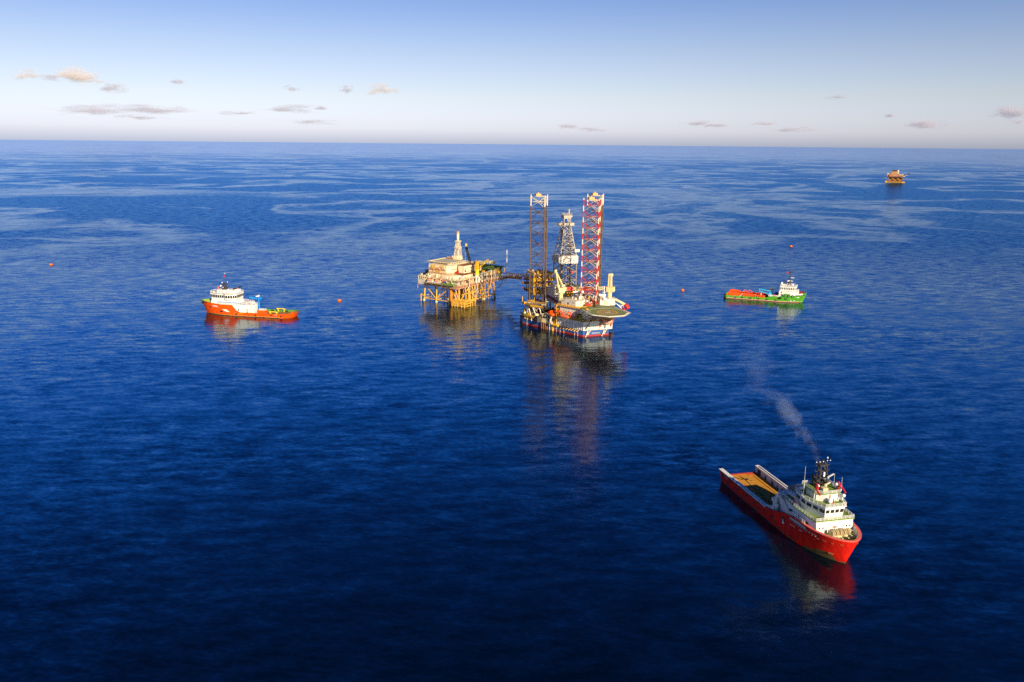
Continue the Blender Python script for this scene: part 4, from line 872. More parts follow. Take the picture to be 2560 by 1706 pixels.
# ------------------------------------------------------------------ jack-up drilling rig
def band_mat(name, stops, period=None, rough=0.6, dirt=True):
    """paint that changes with height: stops = [(z, rgb)...]; period repeats them"""
    m = bpy.data.materials.new(name); m.use_nodes = True; nt = m.node_tree; n = nt.nodes; l = nt.links; b = n['Principled BSDF']; b.inputs['Roughness'].default_value = rough
    b.inputs['Specular IOR Level'].default_value = 0.25
    tc = n.new('ShaderNodeTexCoord'); sx = n.new('ShaderNodeSeparateXYZ'); l.new(tc.outputs['Object'], sx.inputs[0]); z = sx.outputs['Z']
    if period:
        k = n.new('ShaderNodeMath'); k.operation = 'FLOORED_MODULO'; k.inputs[1].default_value = period; l.new(z, k.inputs[0]); z = k.outputs[0]
    top = period or max(s_[0] for s_ in stops) + 1.0; lo = 0.0 if period else min(0, stops[0][0])
    mr = n.new('ShaderNodeMapRange'); mr.inputs[1].default_value = lo; mr.inputs[2].default_value = top; l.new(z, mr.inputs[0])
    ramp = n.new('ShaderNodeValToRGB'); cr = ramp.color_ramp; cr.interpolation = 'CONSTANT'
    while len(cr.elements) < len(stops): cr.elements.new(0.5)
    for i, (zz, c) in enumerate(stops): cr.elements[i].position = max(0, (zz - lo) / (top - lo))
    for i, (zz, c) in enumerate(stops): cr.elements[i].color = (*c, 1)
    l.new(mr.outputs[0], ramp.inputs[0]); out = ramp.outputs[0]
    nz = n.new('ShaderNodeTexNoise'); nz.inputs['Scale'].default_value = 0.5; nz.inputs['Detail'].default_value = 6; nz.inputs['Roughness'].default_value = 0.65; l.new(tc.outputs['Object'], nz.inputs[0])
    r2 = n.new('ShaderNodeMapRange'); l.new(nz.outputs['Fac'], r2.inputs[0])
    for i, v in enumerate((0.55, 0.68, 0.0, 0.55)): r2.inputs[i + 1].default_value = v
    x = n.new('ShaderNodeMix'); x.data_type = 'RGBA'; x.inputs['B'].default_value = (0.20, 0.09, 0.035, 1); l.new(out, x.inputs['A']); l.new(r2.outputs[0], x.inputs['Factor'])
    l.new(x.outputs['Result'], b.inputs['Base Color'])
    return m
leg_dark = band_mat('dark_leg_steel', [(0, (0.13, 0.085, 0.055)), (86.0, (0.72, 0.60, 0.42))])
leg_red = band_mat('red_and_white_leg', [(0, (0.46, 0.035, 0.03)), (1.62, (0.66, 0.55, 0.43)), (5.44, (0.46, 0.035, 0.03))], period=7.63)
rig_blue = band_mat('rig_hull_paint', [(-3, (0.36, 0.03, 0.025)), (1.15, (0.025, 0.10, 0.32))])
rig_white = mat('stained_rig_white', (0.74, 0.68, 0.56), 0.6, dirt=0.7, dirt_rgb=(0.46, 0.30, 0.14), streak=4, scale=0.4, thr=0.52)
cladding = mat('stained_white_cladding', (0.72, 0.67, 0.57), 0.6, dirt=0.55, dirt_rgb=(0.40, 0.27, 0.15), streak=5, scale=0.3, thr=0.53)
heli_green = mat('helideck_green', (0.17, 0.22, 0.075), 0.8, dirt=0.5, dirt_rgb=(0.27, 0.23, 0.10), scale=0.25, thr=0.5)
mark_white = mat('deck_marking_white', (0.75, 0.72, 0.55), 0.7)
mark_yellow = mat('deck_marking_yellow', (0.62, 0.36, 0.04), 0.7, dirt=0.4)
heli_brown = mat('helideck_worn_circle', (0.33, 0.24, 0.11), 0.8, dirt=0.4)
steel_tan = mat('tan_steel', (0.55, 0.47, 0.36), 0.6, dirt=0.5, scale=0.5)

def tri_leg(mb, cx, cy, z0, z1, rad, rc, rb, bay, rot=0.0):
    ch = [(cx + rad * math.cos(rot + k * 2 * math.pi / 3), cy + rad * math.sin(rot + k * 2 * math.pi / 3)) for k in range(3)]
    n = round((z1 - z0) / bay); zs = [z0 + (z1 - z0) * k / n for k in range(n + 1)]
    for x, y in ch: mb.tube((x, y, z0), (x, y, z1 + 1.2), rc, 8)
    for a, b in ((0, 1), (1, 2), (2, 0)):
        A, B = ch[a], ch[b]; mx, my = (A[0] + B[0]) / 2, (A[1] + B[1]) / 2
        for za, zb in zip(zs, zs[1:]):
            mb.tube((*A, za), (*B, zb), rb, 6); mb.tube((*B, za), (*A, zb), rb, 6)
            zm = (za + zb) / 2; mb.tube((*A, zm), (*B, zm), rb * .8, 5)
    for z in zs[::1]:
        m_ = [((ch[k][0] + ch[(k + 1) % 3][0]) / 2, (ch[k][1] + ch[(k + 1) % 3][1]) / 2, z) for k in range(3)]; mb.path(m_ + m_[:1], rb * .55, 4)
    return ch

RIG_O, RIG_A = (58.6, 541.9), R(-70.5)
def rig_world(x, y, z=0): c, s = math.cos(RIG_A), math.sin(RIG_A); return (RIG_O[0] + c * x - s * y, RIG_O[1] + s * x + c * y, z)
def box_truss(mb, p, q, w, h, n, r_):
    p, q = Vector(p), Vector(q); d = (q - p).normalized(); s_ = d.cross(Vector((0, 0, 1))).normalized() * w / 2; u_ = s_.cross(d).normalized() * h / 2
    C = [(p + a * s_ + b * u_, q + a * s_ + b * u_) for a, b in ((-1, -1), (1, -1), (1, 1), (-1, 1))]
    for a, b in C: mb.tube(a, b, r_, 5)
    for (a0, a1), (b0, b1) in zip(C, C[1:] + C[:1]): mb.zig(a0, a1, b0, b1, n, r_ * .6)
    return mb

def lifeboat(name, label, loc, rz, colr, L=9.0, group='enclosed lifeboats hung on the drilling rig'):
    T = thing(name, label, 'lifeboat', loc, rz, group)
    mb = MB(); vs = []; n = 11; m_ = 12
    for i in range(n):
        t = -1 + 2 * i / (n - 1); k = max(0.12, (1 - abs(t) ** 3) ** .6)
        for j in range(m_):
            a = 2 * math.pi * j / m_; vs.append((t * L / 2, 1.55 * k * math.cos(a), 1.5 + (1.45 * math.sin(a) if math.sin(a) > 0 else 1.3 * math.sin(a)) * k))
    fs = [(i * m_ + j, i * m_ + (j + 1) % m_, (i + 1) * m_ + (j + 1) % m_, (i + 1) * m_ + j) for i in range(n - 1) for j in range(m_)]
    mb.add(vs, fs + [tuple(range(m_))[::-1], tuple(range((n - 1) * m_, n * m_))]); mb.build('hull', colr, T, smooth=True)
    mb = MB(); mb.box((-L * .22, 0, 3.1), (2.0, 1.7, .8)); mb.build('conning_cabin', colr, T)
    mb = MB(); mb.box((-L * .22 + 1.02, 0, 3.15), (.06, 1.2, .35)); mb.box((-L * .22, .87, 3.15), (1.2, .06, .35)); mb.box((-L * .22, -.87, 3.15), (1.2, .06, .35)); mb.build('window', glass, T)
    mb = MB(); mb.path([(-L / 2, 0, 1.6), (-L / 2 + .6, 1.5, 1.6), (L / 2 - .6, 1.5, 1.6), (L / 2, 0, 1.6), (L / 2 - .6, -1.5, 1.6), (-L / 2 + .6, -1.5, 1.6), (-L / 2, 0, 1.6)], .12, 5); mb.build('rubbing_strake', rust, T)
    return T

def rig():
    T = thing('drilling_rig', 'jack-up drilling rig with three tall lattice legs, a derrick and a green helideck', 'drilling rig', (*RIG_O, 0), RIG_A)
    poly = [(0, -9.9), (0, 9.9), (-52, 35.5), (-62, 34), (-66, 18), (-66, -18), (-62, -34), (-52, -35.5)]
    hull = MB().prism(poly, -3, 4.2).build('hull', rig_blue, T)
    mb = MB(); mb.prism([(x * 1.0 + .15, y * 1.006) for x, y in poly], 4.2, 4.55); mb.build('main_deck', mat('brown_deck_steel', (.16, .10, .06), .8, dirt=.6), T)
    mb = MB(); lettering(mb, 'TAM DAO 02', (-26, -22.9, 1.75), (.897, .442, 0), (0, 0, 1), 1.5, .08)
    lettering(mb, 'TAM DAO 02', (0.05, -3.2, 1.9), (0, 1, 0), (0, 0, 1), 1.0, .08); mb.build('lettering', mark_white, hull)
    # fittings along the waterline: caissons, fenders, thruster housings
    sd = lambda t, o=0.0, z=0: (-52 * t + .442 * o, -9.9 - 25.6 * t - .897 * o, z)
    mb = MB()
    for t in (.565, .595, .625, .655): a = sd(t, .9); mb.tube((a[0], a[1], -3), (a[0], a[1], 4.6), .55, 8)
    mb.build('caisson', rust, hull)
    mb = MB()
    for t in (.08, .13, .30, .36, .42, .47, .92): a = sd(t, .15); mb.tube((a[0], a[1], -1), (a[0], a[1], 4.2), .18, 6)
    for t in (.50, .53): a = sd(t, .5); mb.tube((a[0], a[1], -1), (a[0], a[1], 6), .35, 6)
    mb.build('drain_pipe', greywhite, hull)
    mb = MB(); a, b = sd(.38, 1.1, 4.6), sd(.46, 1.1, 4.6); mb.tube(a, b, .95, 10); mb.tube(sd(.47, .9, 0), sd(.47, .9, 3), .4, 8); mb.build('yellow_drum', yellow, T)
    mb = MB()
    for k in range(7): t = .06 + k * .042; mb.bar(sd(t, .3, 4.4), sd(t + .025, 1.6, 3.2), .45)
    mb.build('fender_plate', yellow, hull)
    mb = MB()
    for y in (-6.3, 6.2): mb.path([(0.4, y, 3.9), (1.2, y - 1.4, 1.6), (0.4, y - 2.2, -.5)], .45, 5); mb.bar((0.3, y + 1.8, 4.4), (1.4, y - .8, 1.4), .5)
    mb.build('anchor_rack', rig_white, hull)
    mb = MB()
    for y in (-6.9, 6.9): mb.box((.12, y, 2.9), (.2, 3.2, 1.0)); mb.extr([(0, 2.4)] * 0 + [(0.02, 2.4), (.2, 2.4), (.2, 1.7), (.02, 1.7)], y - .9, y + .9)
    mb.build('fairlead_opening', dark, hull)
    # lower living block
    A0 = [(0.6, -10.1), (0.6, 12.2), (-22, 21.5), (-22, -20.7)]
    A = MB().prism(A0, 4.55, 10.9).build('lower_block', cladding, T)
    mb = MB()
    for k in range(15):
        t = k / 14; mb.b2(.6, .78, -10.05 + 22.2 * t - .09, -10.05 + 22.2 * t + .09, 4.6, 10.8); x, y = .6 - 22.6 * t, -10.15 - 10.6 * t; mb.box((x, y - .05, 7.7), (.22, .22, 6.2))
    mb.build('wall_rib', greywhite, A)
    mb = MB(); mb.prism([(1.3, -10.9), (1.3, 12.9), (-22.5, 22.5), (-22.5, -21.8)], 10.9, 11.2); mb.build('lower_roof', mat('worn_roof_deck', (.22, .17, .11), .8, dirt=.5), T)
    mb = MB(); mb.rail([(1.2, 12.8, 11.2), (1.2, -10.8, 11.2), (-22.4, -21.7, 11.2)], 1.2, r_=.11, step=1.6, rows=3); mb.build('lower_railing', yellow, T)
    mb = MB(); mb.box((-4.6, -12.55, 6.0), (1.2, .25, 2.2), .44); mb.box((-16.4, -18.1, 6.0), (1.2, .25, 2.2), .44); mb.build('door', steel_tan, A)
    # upper living block, roof tier
    B0 = [(-4.5, -10.5), (-4.5, 12), (-20, 18), (-20, -19.2)]
    B = MB().prism(B0, 11.2, 19.4).build('living_quarters', cladding, T)
    mb = MB()
    for z in (13.2, 15.6, 18.0):
        for k in range(8): t = .06 + k * .125; mb.box((-4.5 - 15.5 * t, -10.5 - 8.7 * t - .03, z), (.5, .16, .55), .512)
    for z in (13.4, 16.4):
        for k in range(6): mb.box((-4.45, -8.5 + k * 3.2, z), (.16, .6, .7))
    mb.build('cabin_window', glass, B)
    mb = MB(); mb.prism([(-3.2, -11.8), (-3.2, -5), (-11, -4), (-20, -4), (-20.5, -21.2)], 19.4, 19.75); mb.build('walkway', yellow, T)
    mb = MB(); mb.rail([(-20.4, -21.0, 19.75), (-3.4, -11.7, 19.75), (-3.4, -6, 19.75)], 1.2, r_=.1, step=1.6, rows=3); mb.build('walkway_railing', yellow, T)
    C0 = [(-7.6, -12.6), (-10.6, -4.2), (-20, -4.2), (-19.4, -18.6)]
    C = MB().prism(C0, 19.75, 23.7).build('roof_tier', rig_white, T)
    mb = MB(); mb.box((-13.6, -15.75, 21.6), (.9, .2, 1.4), .47); mb.box((-17.4, -17.7, 22.9), (2.2, .12, .25), .47); mb.box((-9.2, -13.5, 22.6), (2.2, .12, .25), .47); mb.build('door', dark, C)
    mb = MB()
    for k in range(4): t = .15 + k * .22; mb.box((-7.6 - 3.0 * t, -12.6 + 8.4 * t, 21.6), (.16, .8, .6), -.34)
    mb.build('cabin_window', steel_tan, C)
    mb = MB(); random.seed(3)
    for k in range(26):
        x, y = random.uniform(-19, -10), random.uniform(-15, -5)
        if y < -5.2 + (x + 10) * .9: continue
        h_ = random.uniform(.5, 1.6); mb.box((x, y, 23.7 + h_ / 2), (random.uniform(.5, 1.8), random.uniform(.5, 1.6), h_), random.uniform(0, 1.5))
    mb.rail([(x, y, 23.7) for x, y in C0], 1.1, True, r_=.08); mb.build('roof_plant', steel_tan, T)
    mb = MB(); mb.b2(-19, -12.5, -8, -4.4, 23.7, 26.2); mb.build('roof_cabin', rig_white, T)
    # stair tower at the after end of the quarters
    mb = MB(); x0, y0 = -22.6, -21
    for k in range(4):
        z = 10.9 + k * 2.7; mb.b2(x0 - 1.5, x0 + 2.6, y0 - .8, y0 + 1.2, z, z + .18); mb.rail([(x0 - 1.5, y0 - .8, z + .18), (x0 + 2.6, y0 - .8, z + .18)], 1.0, r_=.09)
    for x in (x0 - 1.5, x0 + 2.6): mb.tube((x, y0 - .8, 4.5), (x, y0 - .8, 20), .18, 5)
    mb.build('stair_tower', yellow, T)
    mb = MB()
    for k in range(3): z = 11.1 + k * 2.7; mb.bar((x0 - 1.2, y0 - .7, z), (x0 + 2.2, y0 - .7, z + 2.5), .55)
    mb.build('stair_flight', rig_white, T)
    # port house
    P_ = MB().prism([(-8, 6.2), (-8, 17.8), (-17, 17.8), (-17, 6.2)], 19.4, 24.0).build('port_house', rig_white, T)
    mb = MB(); mb.m(0); mb.box((-7.95, 11.2, 21.6), (.16, 2.6, 2.2)); mb.m(1); mb.box((-7.9, 11.2, 21.6), (.12, 2.0, 1.7)); mb.box((-7.95, 8, 22.2), (.14, .7, 1)); mb.box((-7.95, 15.6, 22.2), (.14, .8, .9)); mb.build('louvre', [yellow, steel_tan], P_)
    mb = MB(); mb.rail([(-17, 6.2, 24), (-8, 6.2, 24), (-8, 17.8, 24), (-17, 17.8, 24)], 1.1, r_=.1, rows=3); mb.box((-12, 8.6, 25.2), (3, 2.4, 2.2)); mb.box((-14.6, 12, 25), (2.2, 2.2, 2)); mb.build('port_house_railing', steel_tan, T)
    mb = MB(); mb.tube((-7.2, 8.8, 24), (-7.2, 8.8, 33.6), .28, 6); mb.tube((-7.2, 7.2, 29.4), (-7.2, 10.4, 29.4), .15, 5); mb.b2(-9.5, -6, 8, 10.4, 24, 25.4); mb.build('antenna_mast', white_clean, T)
    mb = MB(); mb.box((-11.0, 9.6, 26.6), (2.8, 3.6, 1.6)); mb.ball((-10, 6.8, 27.0), 1.0, 8); mb.build('satellite_dish', white_clean, T)
    # orange slewing arm beside the port house
    mb = MB(); mb.m(0); mb.tube((-8, 18, 23.6), (-3.5, 24, 20.2), .9, 8); mb.tube((-9.5, 18.5, 19.6), (-9.5, 18.5, 23.6), .6, 8); mb.m(1); mb.ball((-3, 24.4, 19.6), 1.7, 8); mb.lathe([(.6, -.9), (1.6, -.9), (1.6, .9), (.6, .9)], (-2.4, 24.8, 18.6), 12, 'y'); mb.build('burner_boom', [crane_yellow, bright_red], T)
    mb = MB(); mb.path([(-6, 18, 21), (-4.5, 21.5, 17.6), (-3.6, 24, 19.8)], .28, 5); mb.path([(-6, 20, 19.8), (-3.4, 22.6, 19.6)], .22, 5); mb.path([(-4.4, 20.2, 18.2), (-4.6, 23.2, 21)], .22, 5); mb.build('boom_stay', white_clean, T)
    # helideck
    c8 = [(16.5 + 14.6 * math.cos(R(22.5 + 45 * k)), 14.6 * math.sin(R(22.5 + 45 * k)) * .97) for k in range(8)]
    H0 = [p for p in c8]; rear = [(3.0, 12.4), (-2.2, 14.6), (-7.4, 5.6), (-7.6, -7.2), (-3.4, -10.6), (3.0, -12.4)]
    hp = [p for p in c8 if p[0] > 5]; hp = sorted(hp, key=lambda p: math.atan2(p[1], p[0] - 10)); poly_h = hp + rear
    hd = MB().prism(poly_h, 19.9, 20.3).build('helideck', heli_green, T)
    def sheet(pts, z, name, m_):
        return MB().prism(pts, z - .012, z).build(name, m_, hd)
    def ring(r0, r1, z, n=48):
        mb_ = MB(); a = [(16.5 + r0 * math.cos(2 * math.pi * k / n), r0 * math.sin(2 * math.pi * k / n), z) for k in range(n)]; b = [(16.5 + r1 * math.cos(2 * math.pi * k / n), r1 * math.sin(2 * math.pi * k / n), z) for k in range(n)]
        mb_.add(a + b, [(k, n + k, n + (k + 1) % n, (k + 1) % n) for k in range(n)]); return mb_
    MB().prism([(16.5 + 6.3 * math.cos(2 * math.pi * k / 40), 6.3 * math.sin(2 * math.pi * k / 40)) for k in range(40)], 20.302, 20.312).build('worn_circle', heli_brown, hd)
    ring(6.2, 7.3, 20.32).build('aiming_circle', mark_yellow, hd)
    mb = MB(); q = [p for p in c8]; q = sorted(q, key=lambda p: math.atan2(p[1], p[0] - 16.5))
    for a, b in zip(q, q[1:] + q[:1]):
        a2, b2 = ((16.5 + (a[0] - 16.5) * .955, a[1] * .955), (16.5 + (b[0] - 16.5) * .955, b[1] * .955)); mb.add([(*a, 20.322), (*b, 20.322), (*b2, 20.322), (*a2, 20.322)], [(0, 1, 2, 3)])
    lettering(mb, 'TAM DAO 02', (5.2, -6.2, 20.31), (0, 1, 0), (-1, 0, 0), 2.5, .02, 1.02); lettering(mb, '12.8 T', (11.5, -12.2, 20.31), (0, 1, 0), (-1, 0, 0), 1.3, .02)
    lettering(mb, 'H', (18.9, -1.7, 20.31), (0, 1, 0), (-1, 0, 0), 4.6, .02); mb.build('deck_marking', mark_white, hd)
    mb = MB()
    for a, b in zip(hp, hp[1:]): mb.tube((*a, 20.1), (*b, 20.1), .55, 6)
    mb.tube((*hp[0], 20.1), (3, -12.4, 20.1), .5, 6); mb.tube((*hp[-1], 20.1), (3, 12.4, 20.1), .5, 6); mb.build('edge_beam', rig_white, hd)
    mb = MB()
    net = [(16.5 + (x - 16.5) * 1.12, y * 1.12) for x, y in hp]
    for a, b, c, d_ in zip(hp, hp[1:], net, net[1:]): mb.add([(*a, 19.9), (*b, 19.9), (*d_, 20.4), (*c, 20.4)], [(0, 1, 2, 3)])
    for a, b in zip(net, net[1:]): mb.tube((*a, 20.4), (*b, 20.4), .09, 4)
    mb.build('safety_net', mat('pale_net', (.55, .52, .42), .8), hd)
    mb = MB()
    for y in (-9, -3, 3, 9):
        mb.tube((26.5 - abs(y) * .4, y, 19.8), (1.0, y * .95, 11.6), .35, 6); mb.tube((16, y, 19.8), (1.0, y * .95, 14.5), .3, 6); mb.tube((27 - abs(y) * .4, y, 19.6), (2, y, 18.6), .28, 6); mb.zig((26.5 - abs(y) * .4, y, 19.8), (2, y, 19.8), (26.5 - abs(y) * .4, y, 19.0), (2, y, 17.6), 8, .16)
    for x in (6, 12, 18, 24): mb.tube((x, -11 + abs(x - 14) * .2, 19.4), (x, 11 - abs(x - 14) * .2, 19.4), .3, 6)
    mb.build('helideck_truss', mat('apricot_steel', (.72, .44, .24), .6, dirt=.5), hd)
    mb = MB()
    for y0_, y1_, z0 in ((-8.5, -4, 5.5), (6.5, 3, 5.5)): mb.tube((1.0, y0_, z0), (8, y1_, 19.6), .3, 6)
    mb.build('helideck_strut', dark, hd)
    mb = MB(); mb.path([(13.6, 14.2, 20.5), (11, 14.4, 21.2)], .8, 6); mb.build('fire_monitor', bright_red, T)
    mb = MB(); mb.box((2.6, -9.6, 20.4), (4.6, 1.6, .9), .1); mb.build('fire_cabinet', yellow, T)
    mb = MB(); mb.m(0); mb.lathe([(.3, -.5), (1.1, -.5), (1.1, .5), (.3, .5)], (-5.4, -4.6, 21.6), 12, 'x'); mb.box((-6.2, -2.6, 21), (1.4, 1.8, 1.6)); mb.build('hose_reel', bright_red, T)
    mb = MB(); mb.m(0); mb.box((-2.6, -12.2, 13.4), (3.4, 3.2, 4.4), .5); mb.m(1); mb.box((-1.6, -13.2, 14.4), (1.0, 1.4, 1.0), .5); mb.box((-3.4, -13.9, 14.4), (1.0, .8, 1.0), .5); mb.build('yellow_machinery', [mat('olive_machinery', (.26, .18, .03), .7, dirt=.7), dark], T)
    # legs with jacking frames
    legs = [(-9.5, 0, leg_red, 'red and white painted leg'), (-52, -22.5, leg_dark, None), (-52, 22.5, leg_dark, None)]
    for cx, cy, m_, lab in legs:
        mb = MB(); ch = tri_leg(mb, 0, 0, -6, 93.2, 7.4, .46, .21, 7.63); o = mb.build('leg', m_, T, loc=(cx, cy, 0))
        if lab: o['label'] = lab
        mb = MB(); mb.b2(-4.6, 0.4, -4.4, 1.8, 93.4, 93.8); mb.box((-2.2, -1.6, 94.5), (3.2, 3.8, 1.4)); mb.box((-2.2, -1.4, 95.6), (.9, .9, .8)); mb.build('top_platform', mat('faded_orange_plate', (.74, .42, .18), .7), o)
        mb = MB(); mb.m(0)
        if cx < -20:
            for x, y in ch:
                k = .93; mb.box((cx + x * k, cy + y * k, 9.8), (3.0, 2.6, 10.5), math.atan2(y, x)); mb.m(1)
                mb.box((cx + x * k, cy + y * k, 15.2), (3.4, 3.0, .5), math.atan2(y, x)); mb.m(0)
            for (x, y), (x1, y1) in zip(ch, ch[1:] + ch[:1]):
                mb.m(1); mb.xtruss((cx + x, cy + y, 5), (cx + x, cy + y, 15), (cx + x1, cy + y1, 5), (cx + x1, cy + y1, 15), 1, .35); mb.tube((cx + x, cy + y, 15), (cx + x1, cy + y1, 15), .4, 6)
            mb.m(2); pts = [(cx + x * 1.2, cy + y * 1.2, 15.5) for x, y in ch]; mb.rail(pts, 1.2, True, r_=.14, rows=3)
            mb.build('jacking_frame', [dark, steel_tan, yellow], T)
        else:
            for x, y in ch: mb.m(0); mb.box((cx + x * .95, cy + y * .95, 20.4), (2.6, 2.2, 2.6), math.atan2(y, x))
            mb.m(2); pts = [(cx + x * 1.1, cy + y * 1.1, 19.9) for x, y in ch]; mb.rail(pts, 1.2, True, r_=.14); mb.build('jacking_frame', [dark, steel_tan, yellow], T)
    # starboard after quarter: open steelwork, platforms, tanks
    mb = MB(); mb.prism([(-43, -33), (-36, -26.4), (-57, -26), (-58, -34)], 14.2, 14.6); mb.prism([(-42, -33.0), (-34, -28.6), (-60, -28), (-60, -34.4), (-50, -35.4)], 6.4, 6.8); mb.build('outrigger_platform', mat('brown_grating', (.28, .18, .08), .8, dirt=.6), T)
    mb = MB()
    mb.rail([(-36, -26.4, 14.6), (-43, -33, 14.6), (-58, -34, 14.6)], 1.2, r_=.13, rows=3, step=1.5); mb.rail([(-34, -28.6, 6.8), (-42, -33, 6.8), (-50, -35.3, 6.8), (-60, -34.4, 6.8)], 1.2, r_=.13, rows=3, step=1.5)
    for k in range(12): x = -36 - k * 2; mb.box((x, -26.8 - (min(k, 8)) * .75, 5.2), (.9, .9, 1.3))
    mb.box((-46, -32.6, 8.6), (2, 2, 1.8)); mb.box((-53, -33.6, 9.4), (1.8, 1.6, 3.4)); mb.box((-53.5, -33.4, 15.5), (2.2, 1.8, 1.6)); mb.tube((-57.6, -33.8, 14.6), (-57.6, -33.8, 19.5), .3, 6); mb.build('platform_railing', yellow, T)
    mb = MB()
    for a, b in (((-41, -31.8, 14.2), (-38, -29.6, 7)), ((-47, -33, 14.2), (-42, -32.6, 7)), ((-50, -33.2, 14.2), (-46, -33.6, 7)), ((-37.6, -27.8, 14.2), (-35.2, -26.2, 5)), ((-53, -33.2, 14.2), (-57, -33.6, 7))): mb.bar(a, b, .6)
    for x, y in ((-41.5, -32.4), (-46.5, -33.8), (-37, -29.6), (-50, -34.8), (-56, -34.2)): mb.tube((x, y, 4.2), (x, y, 6.6), .3, 5); 
    mb.box((-48.6, -33.0, 10.5), (1.6, 1.2, 7)); mb.build('platform_brace', rig_white, T)
    mb = MB(); mb.m(0); mb.ball((-38.5, -29.6, 8.6), 1.7, 9, 1.0); mb.ball((-50.6, -34, 8.3), 1.5, 9); mb.m(1); mb.ball((-47.8, -33.6, 8.0), 1.1, 8); mb.build('storage_tank', [cream, green_paint], T)
    mb = MB()
    for k in range(5): x = -29.2 - k * 1.1; mb.tube((x, -25.2 - k * .5, 4.5), (x, -25.2 - k * .5, 10.6), .3, 6); mb.path([(x, -25.2 - k * .5, 10.6), (x + .4, -24, 11.2), (x + .4, -22.6, 11)], .3, 6)
    mb.build('riser_pipe', cream, T)
    mb = MB(); random.seed(11)
    for k in range(16): x, y, z = random.uniform(-30, -22.5), random.uniform(-25.4, -22.4), random.uniform(5.4, 10.4); mb.lathe([(.45, -.5), (.7, -.5), (.7, .5), (.45, .5)], (x, y, z), 10, random.choice('xy'))
    mb.build('hose_coil', steel_tan, T)
    mb = MB(); random.seed(5)
    for k in range(70):
        x = random.uniform(-60, -24); y = random.uniform(-30 if x < -34 else -22, -6); h_ = random.uniform(1.2, 5.5)
        mb.m(random.choice((0, 0, 0, 1, 2, 3))); mb.box((x, y, 4.5 + h_ / 2), (random.uniform(1, 4), random.uniform(1, 4), h_), random.choice((0, 0, .44)))
    mb.build('deck_machinery', [dark, steel_tan, yellow, rust], T)
    mb = MB(); random.seed(6)
    for k in range(46):
        x = random.uniform(-60, -24); y = random.uniform(6, 26); h_ = random.uniform(1.5, 9); mb.m(random.choice((0, 1, 2, 3))); mb.box((x, y, 4.5 + h_ / 2), (random.uniform(1, 5), random.uniform(1, 4), h_))
    mb.build('pipe_deck_machinery', [dark, steel_tan, white, rust], T)
    mb = MB(); mb.b2(-34, -22.5, -20, 18, 4.5, 13); mb.b2(-48, -34, -14, 16, 4.5, 12); mb.build('machinery_casing', dark, T)
    # white truss tower and stairs on the starboard side
    mb = MB(); box_truss(mb, (-41, -21.6, 15), (-41, -21.6, 23.4), 3.4, 3.0, 5, .3); box_truss(mb, (-43.5, -20.6, 15), (-43.5, -20.6, 19), 3, 3, 3, .25); mb.build('pipe_tower', rig_white, T)
    mb = MB(); mb.path([(-44, -20, 22), (-36, -18, 20.5), (-28, -16, 18.6)], .9, 4); mb.build('conveyor', mat('dark_magenta_cover', (.20, .02, .06), .7), T)
    mb = MB(); mb.bar((-40, -24, 12.6), (-26, -21.6, 7.2), .8); mb.rail([(-40, -24.6, 12.8), (-26, -22.2, 7.4)], 1.1, r_=.1); mb.build('long_stair', rust, T)
    # cantilever, substructure, drill floor, derrick
    mb = MB(); mb.b2(-80, -40, -9.5, -7.5, 13, 18.8); mb.b2(-80, -40, 7.5, 9.5, 13, 18.8); mb.b2(-80, -40, -7.5, 7.5, 13, 13.4); mb.build('cantilever', steel_tan, T)
    mb = MB(); mb.extr([(-50, 19), (-50, 28.4), (-55.5, 27.6), (-55.5, 25), (-64, 25), (-64, 19)], -11.6, -2.6); ss = mb.build('wind_wall', rig_white, T)
    mb = MB(); mb.m(0); mb.box((-49.97, -9.6, 24.6), (.14, 1.5, 5.4)); mb.m(1); mb.box((-49.97, -6.0, 25.8), (.14, 1.4, 1.6)); mb.box((-49.97, -6, 23.4), (.14, 1.1, .9)); mb.build('door', [dark, steel_tan], ss)
    mb = MB(); mb.m(0); mb.b2(-62, -48.6, 3.4, 12, 18.8, 24.4); mb.m(1); mb.b2(-62, -49.5, -2.6, 3.4, 18.8, 24.4); mb.m(2)
    for k in range(9): mb.tube((-49.2, -2.2 + k * .65, 19), (-49.2, -2.2 + k * .65, 21.6 + (k % 3) * .6), .3, 6)
    mb.build('substructure', [white, dark, yellow], T)
    mb = MB(); mb.b2(-72, -48.4, -8, 12.6, 24.4, 24.9); mb.build('drill_floor', steel_tan, T)
    mb = MB(); random.seed(9)
    for k in range(34): x, y = random.uniform(-66, -49), random.uniform(-2.4, 11); h_ = random.uniform(.8, 3.6); mb.m(random.choice((0, 0, 1))); mb.tube((x, y, 24.9), (x, y, 24.9 + h_), random.uniform(.25, .6), 6)
    mb.box((-52, 8.4, 26), (3, 3.6, 2.4)); mb.build('floor_equipment', [dark, steel_tan], T)
    mb = MB(); mb.tube((-47, 4, 19.4), (-30, 4, 17.2), .35, 6); mb.b2(-46, -36, -4, 12, 17.8, 18.6); mb.b2(-36, -22, -3, 10, 18, 21.2); mb.build('catwalk', cladding, T)
    mb = MB()
    for k in range(18): mb.tube((-45, -3 + k * .75, 19.0), (-34, -3 + k * .75, 19.0), .28, 5)
    mb.build('drill_pipe_rack', rust, T)
    # derrick
    dx0 = -57.5
    D = thing_child('derrick', T)
    dsteel = mat('derrick_paint', (.50, .43, .34), .6, dirt=.6, scale=.6)
    mb = MB(); w0 = 7.0
    corners = lambda w: [(dx0 - w, -w), (dx0 + w, -w), (dx0 + w, w), (dx0 - w, w)]
    q = corners(w0 * .92)
    for x, y in q: mb.tube((x, y, 24.9), (x, y, 44), .5, 6)
    for a, b in zip(q, q[1:] + q[:1]): mb.xtruss((*a, 25), (*a, 44), (*b, 25), (*b, 44), 3, .26)
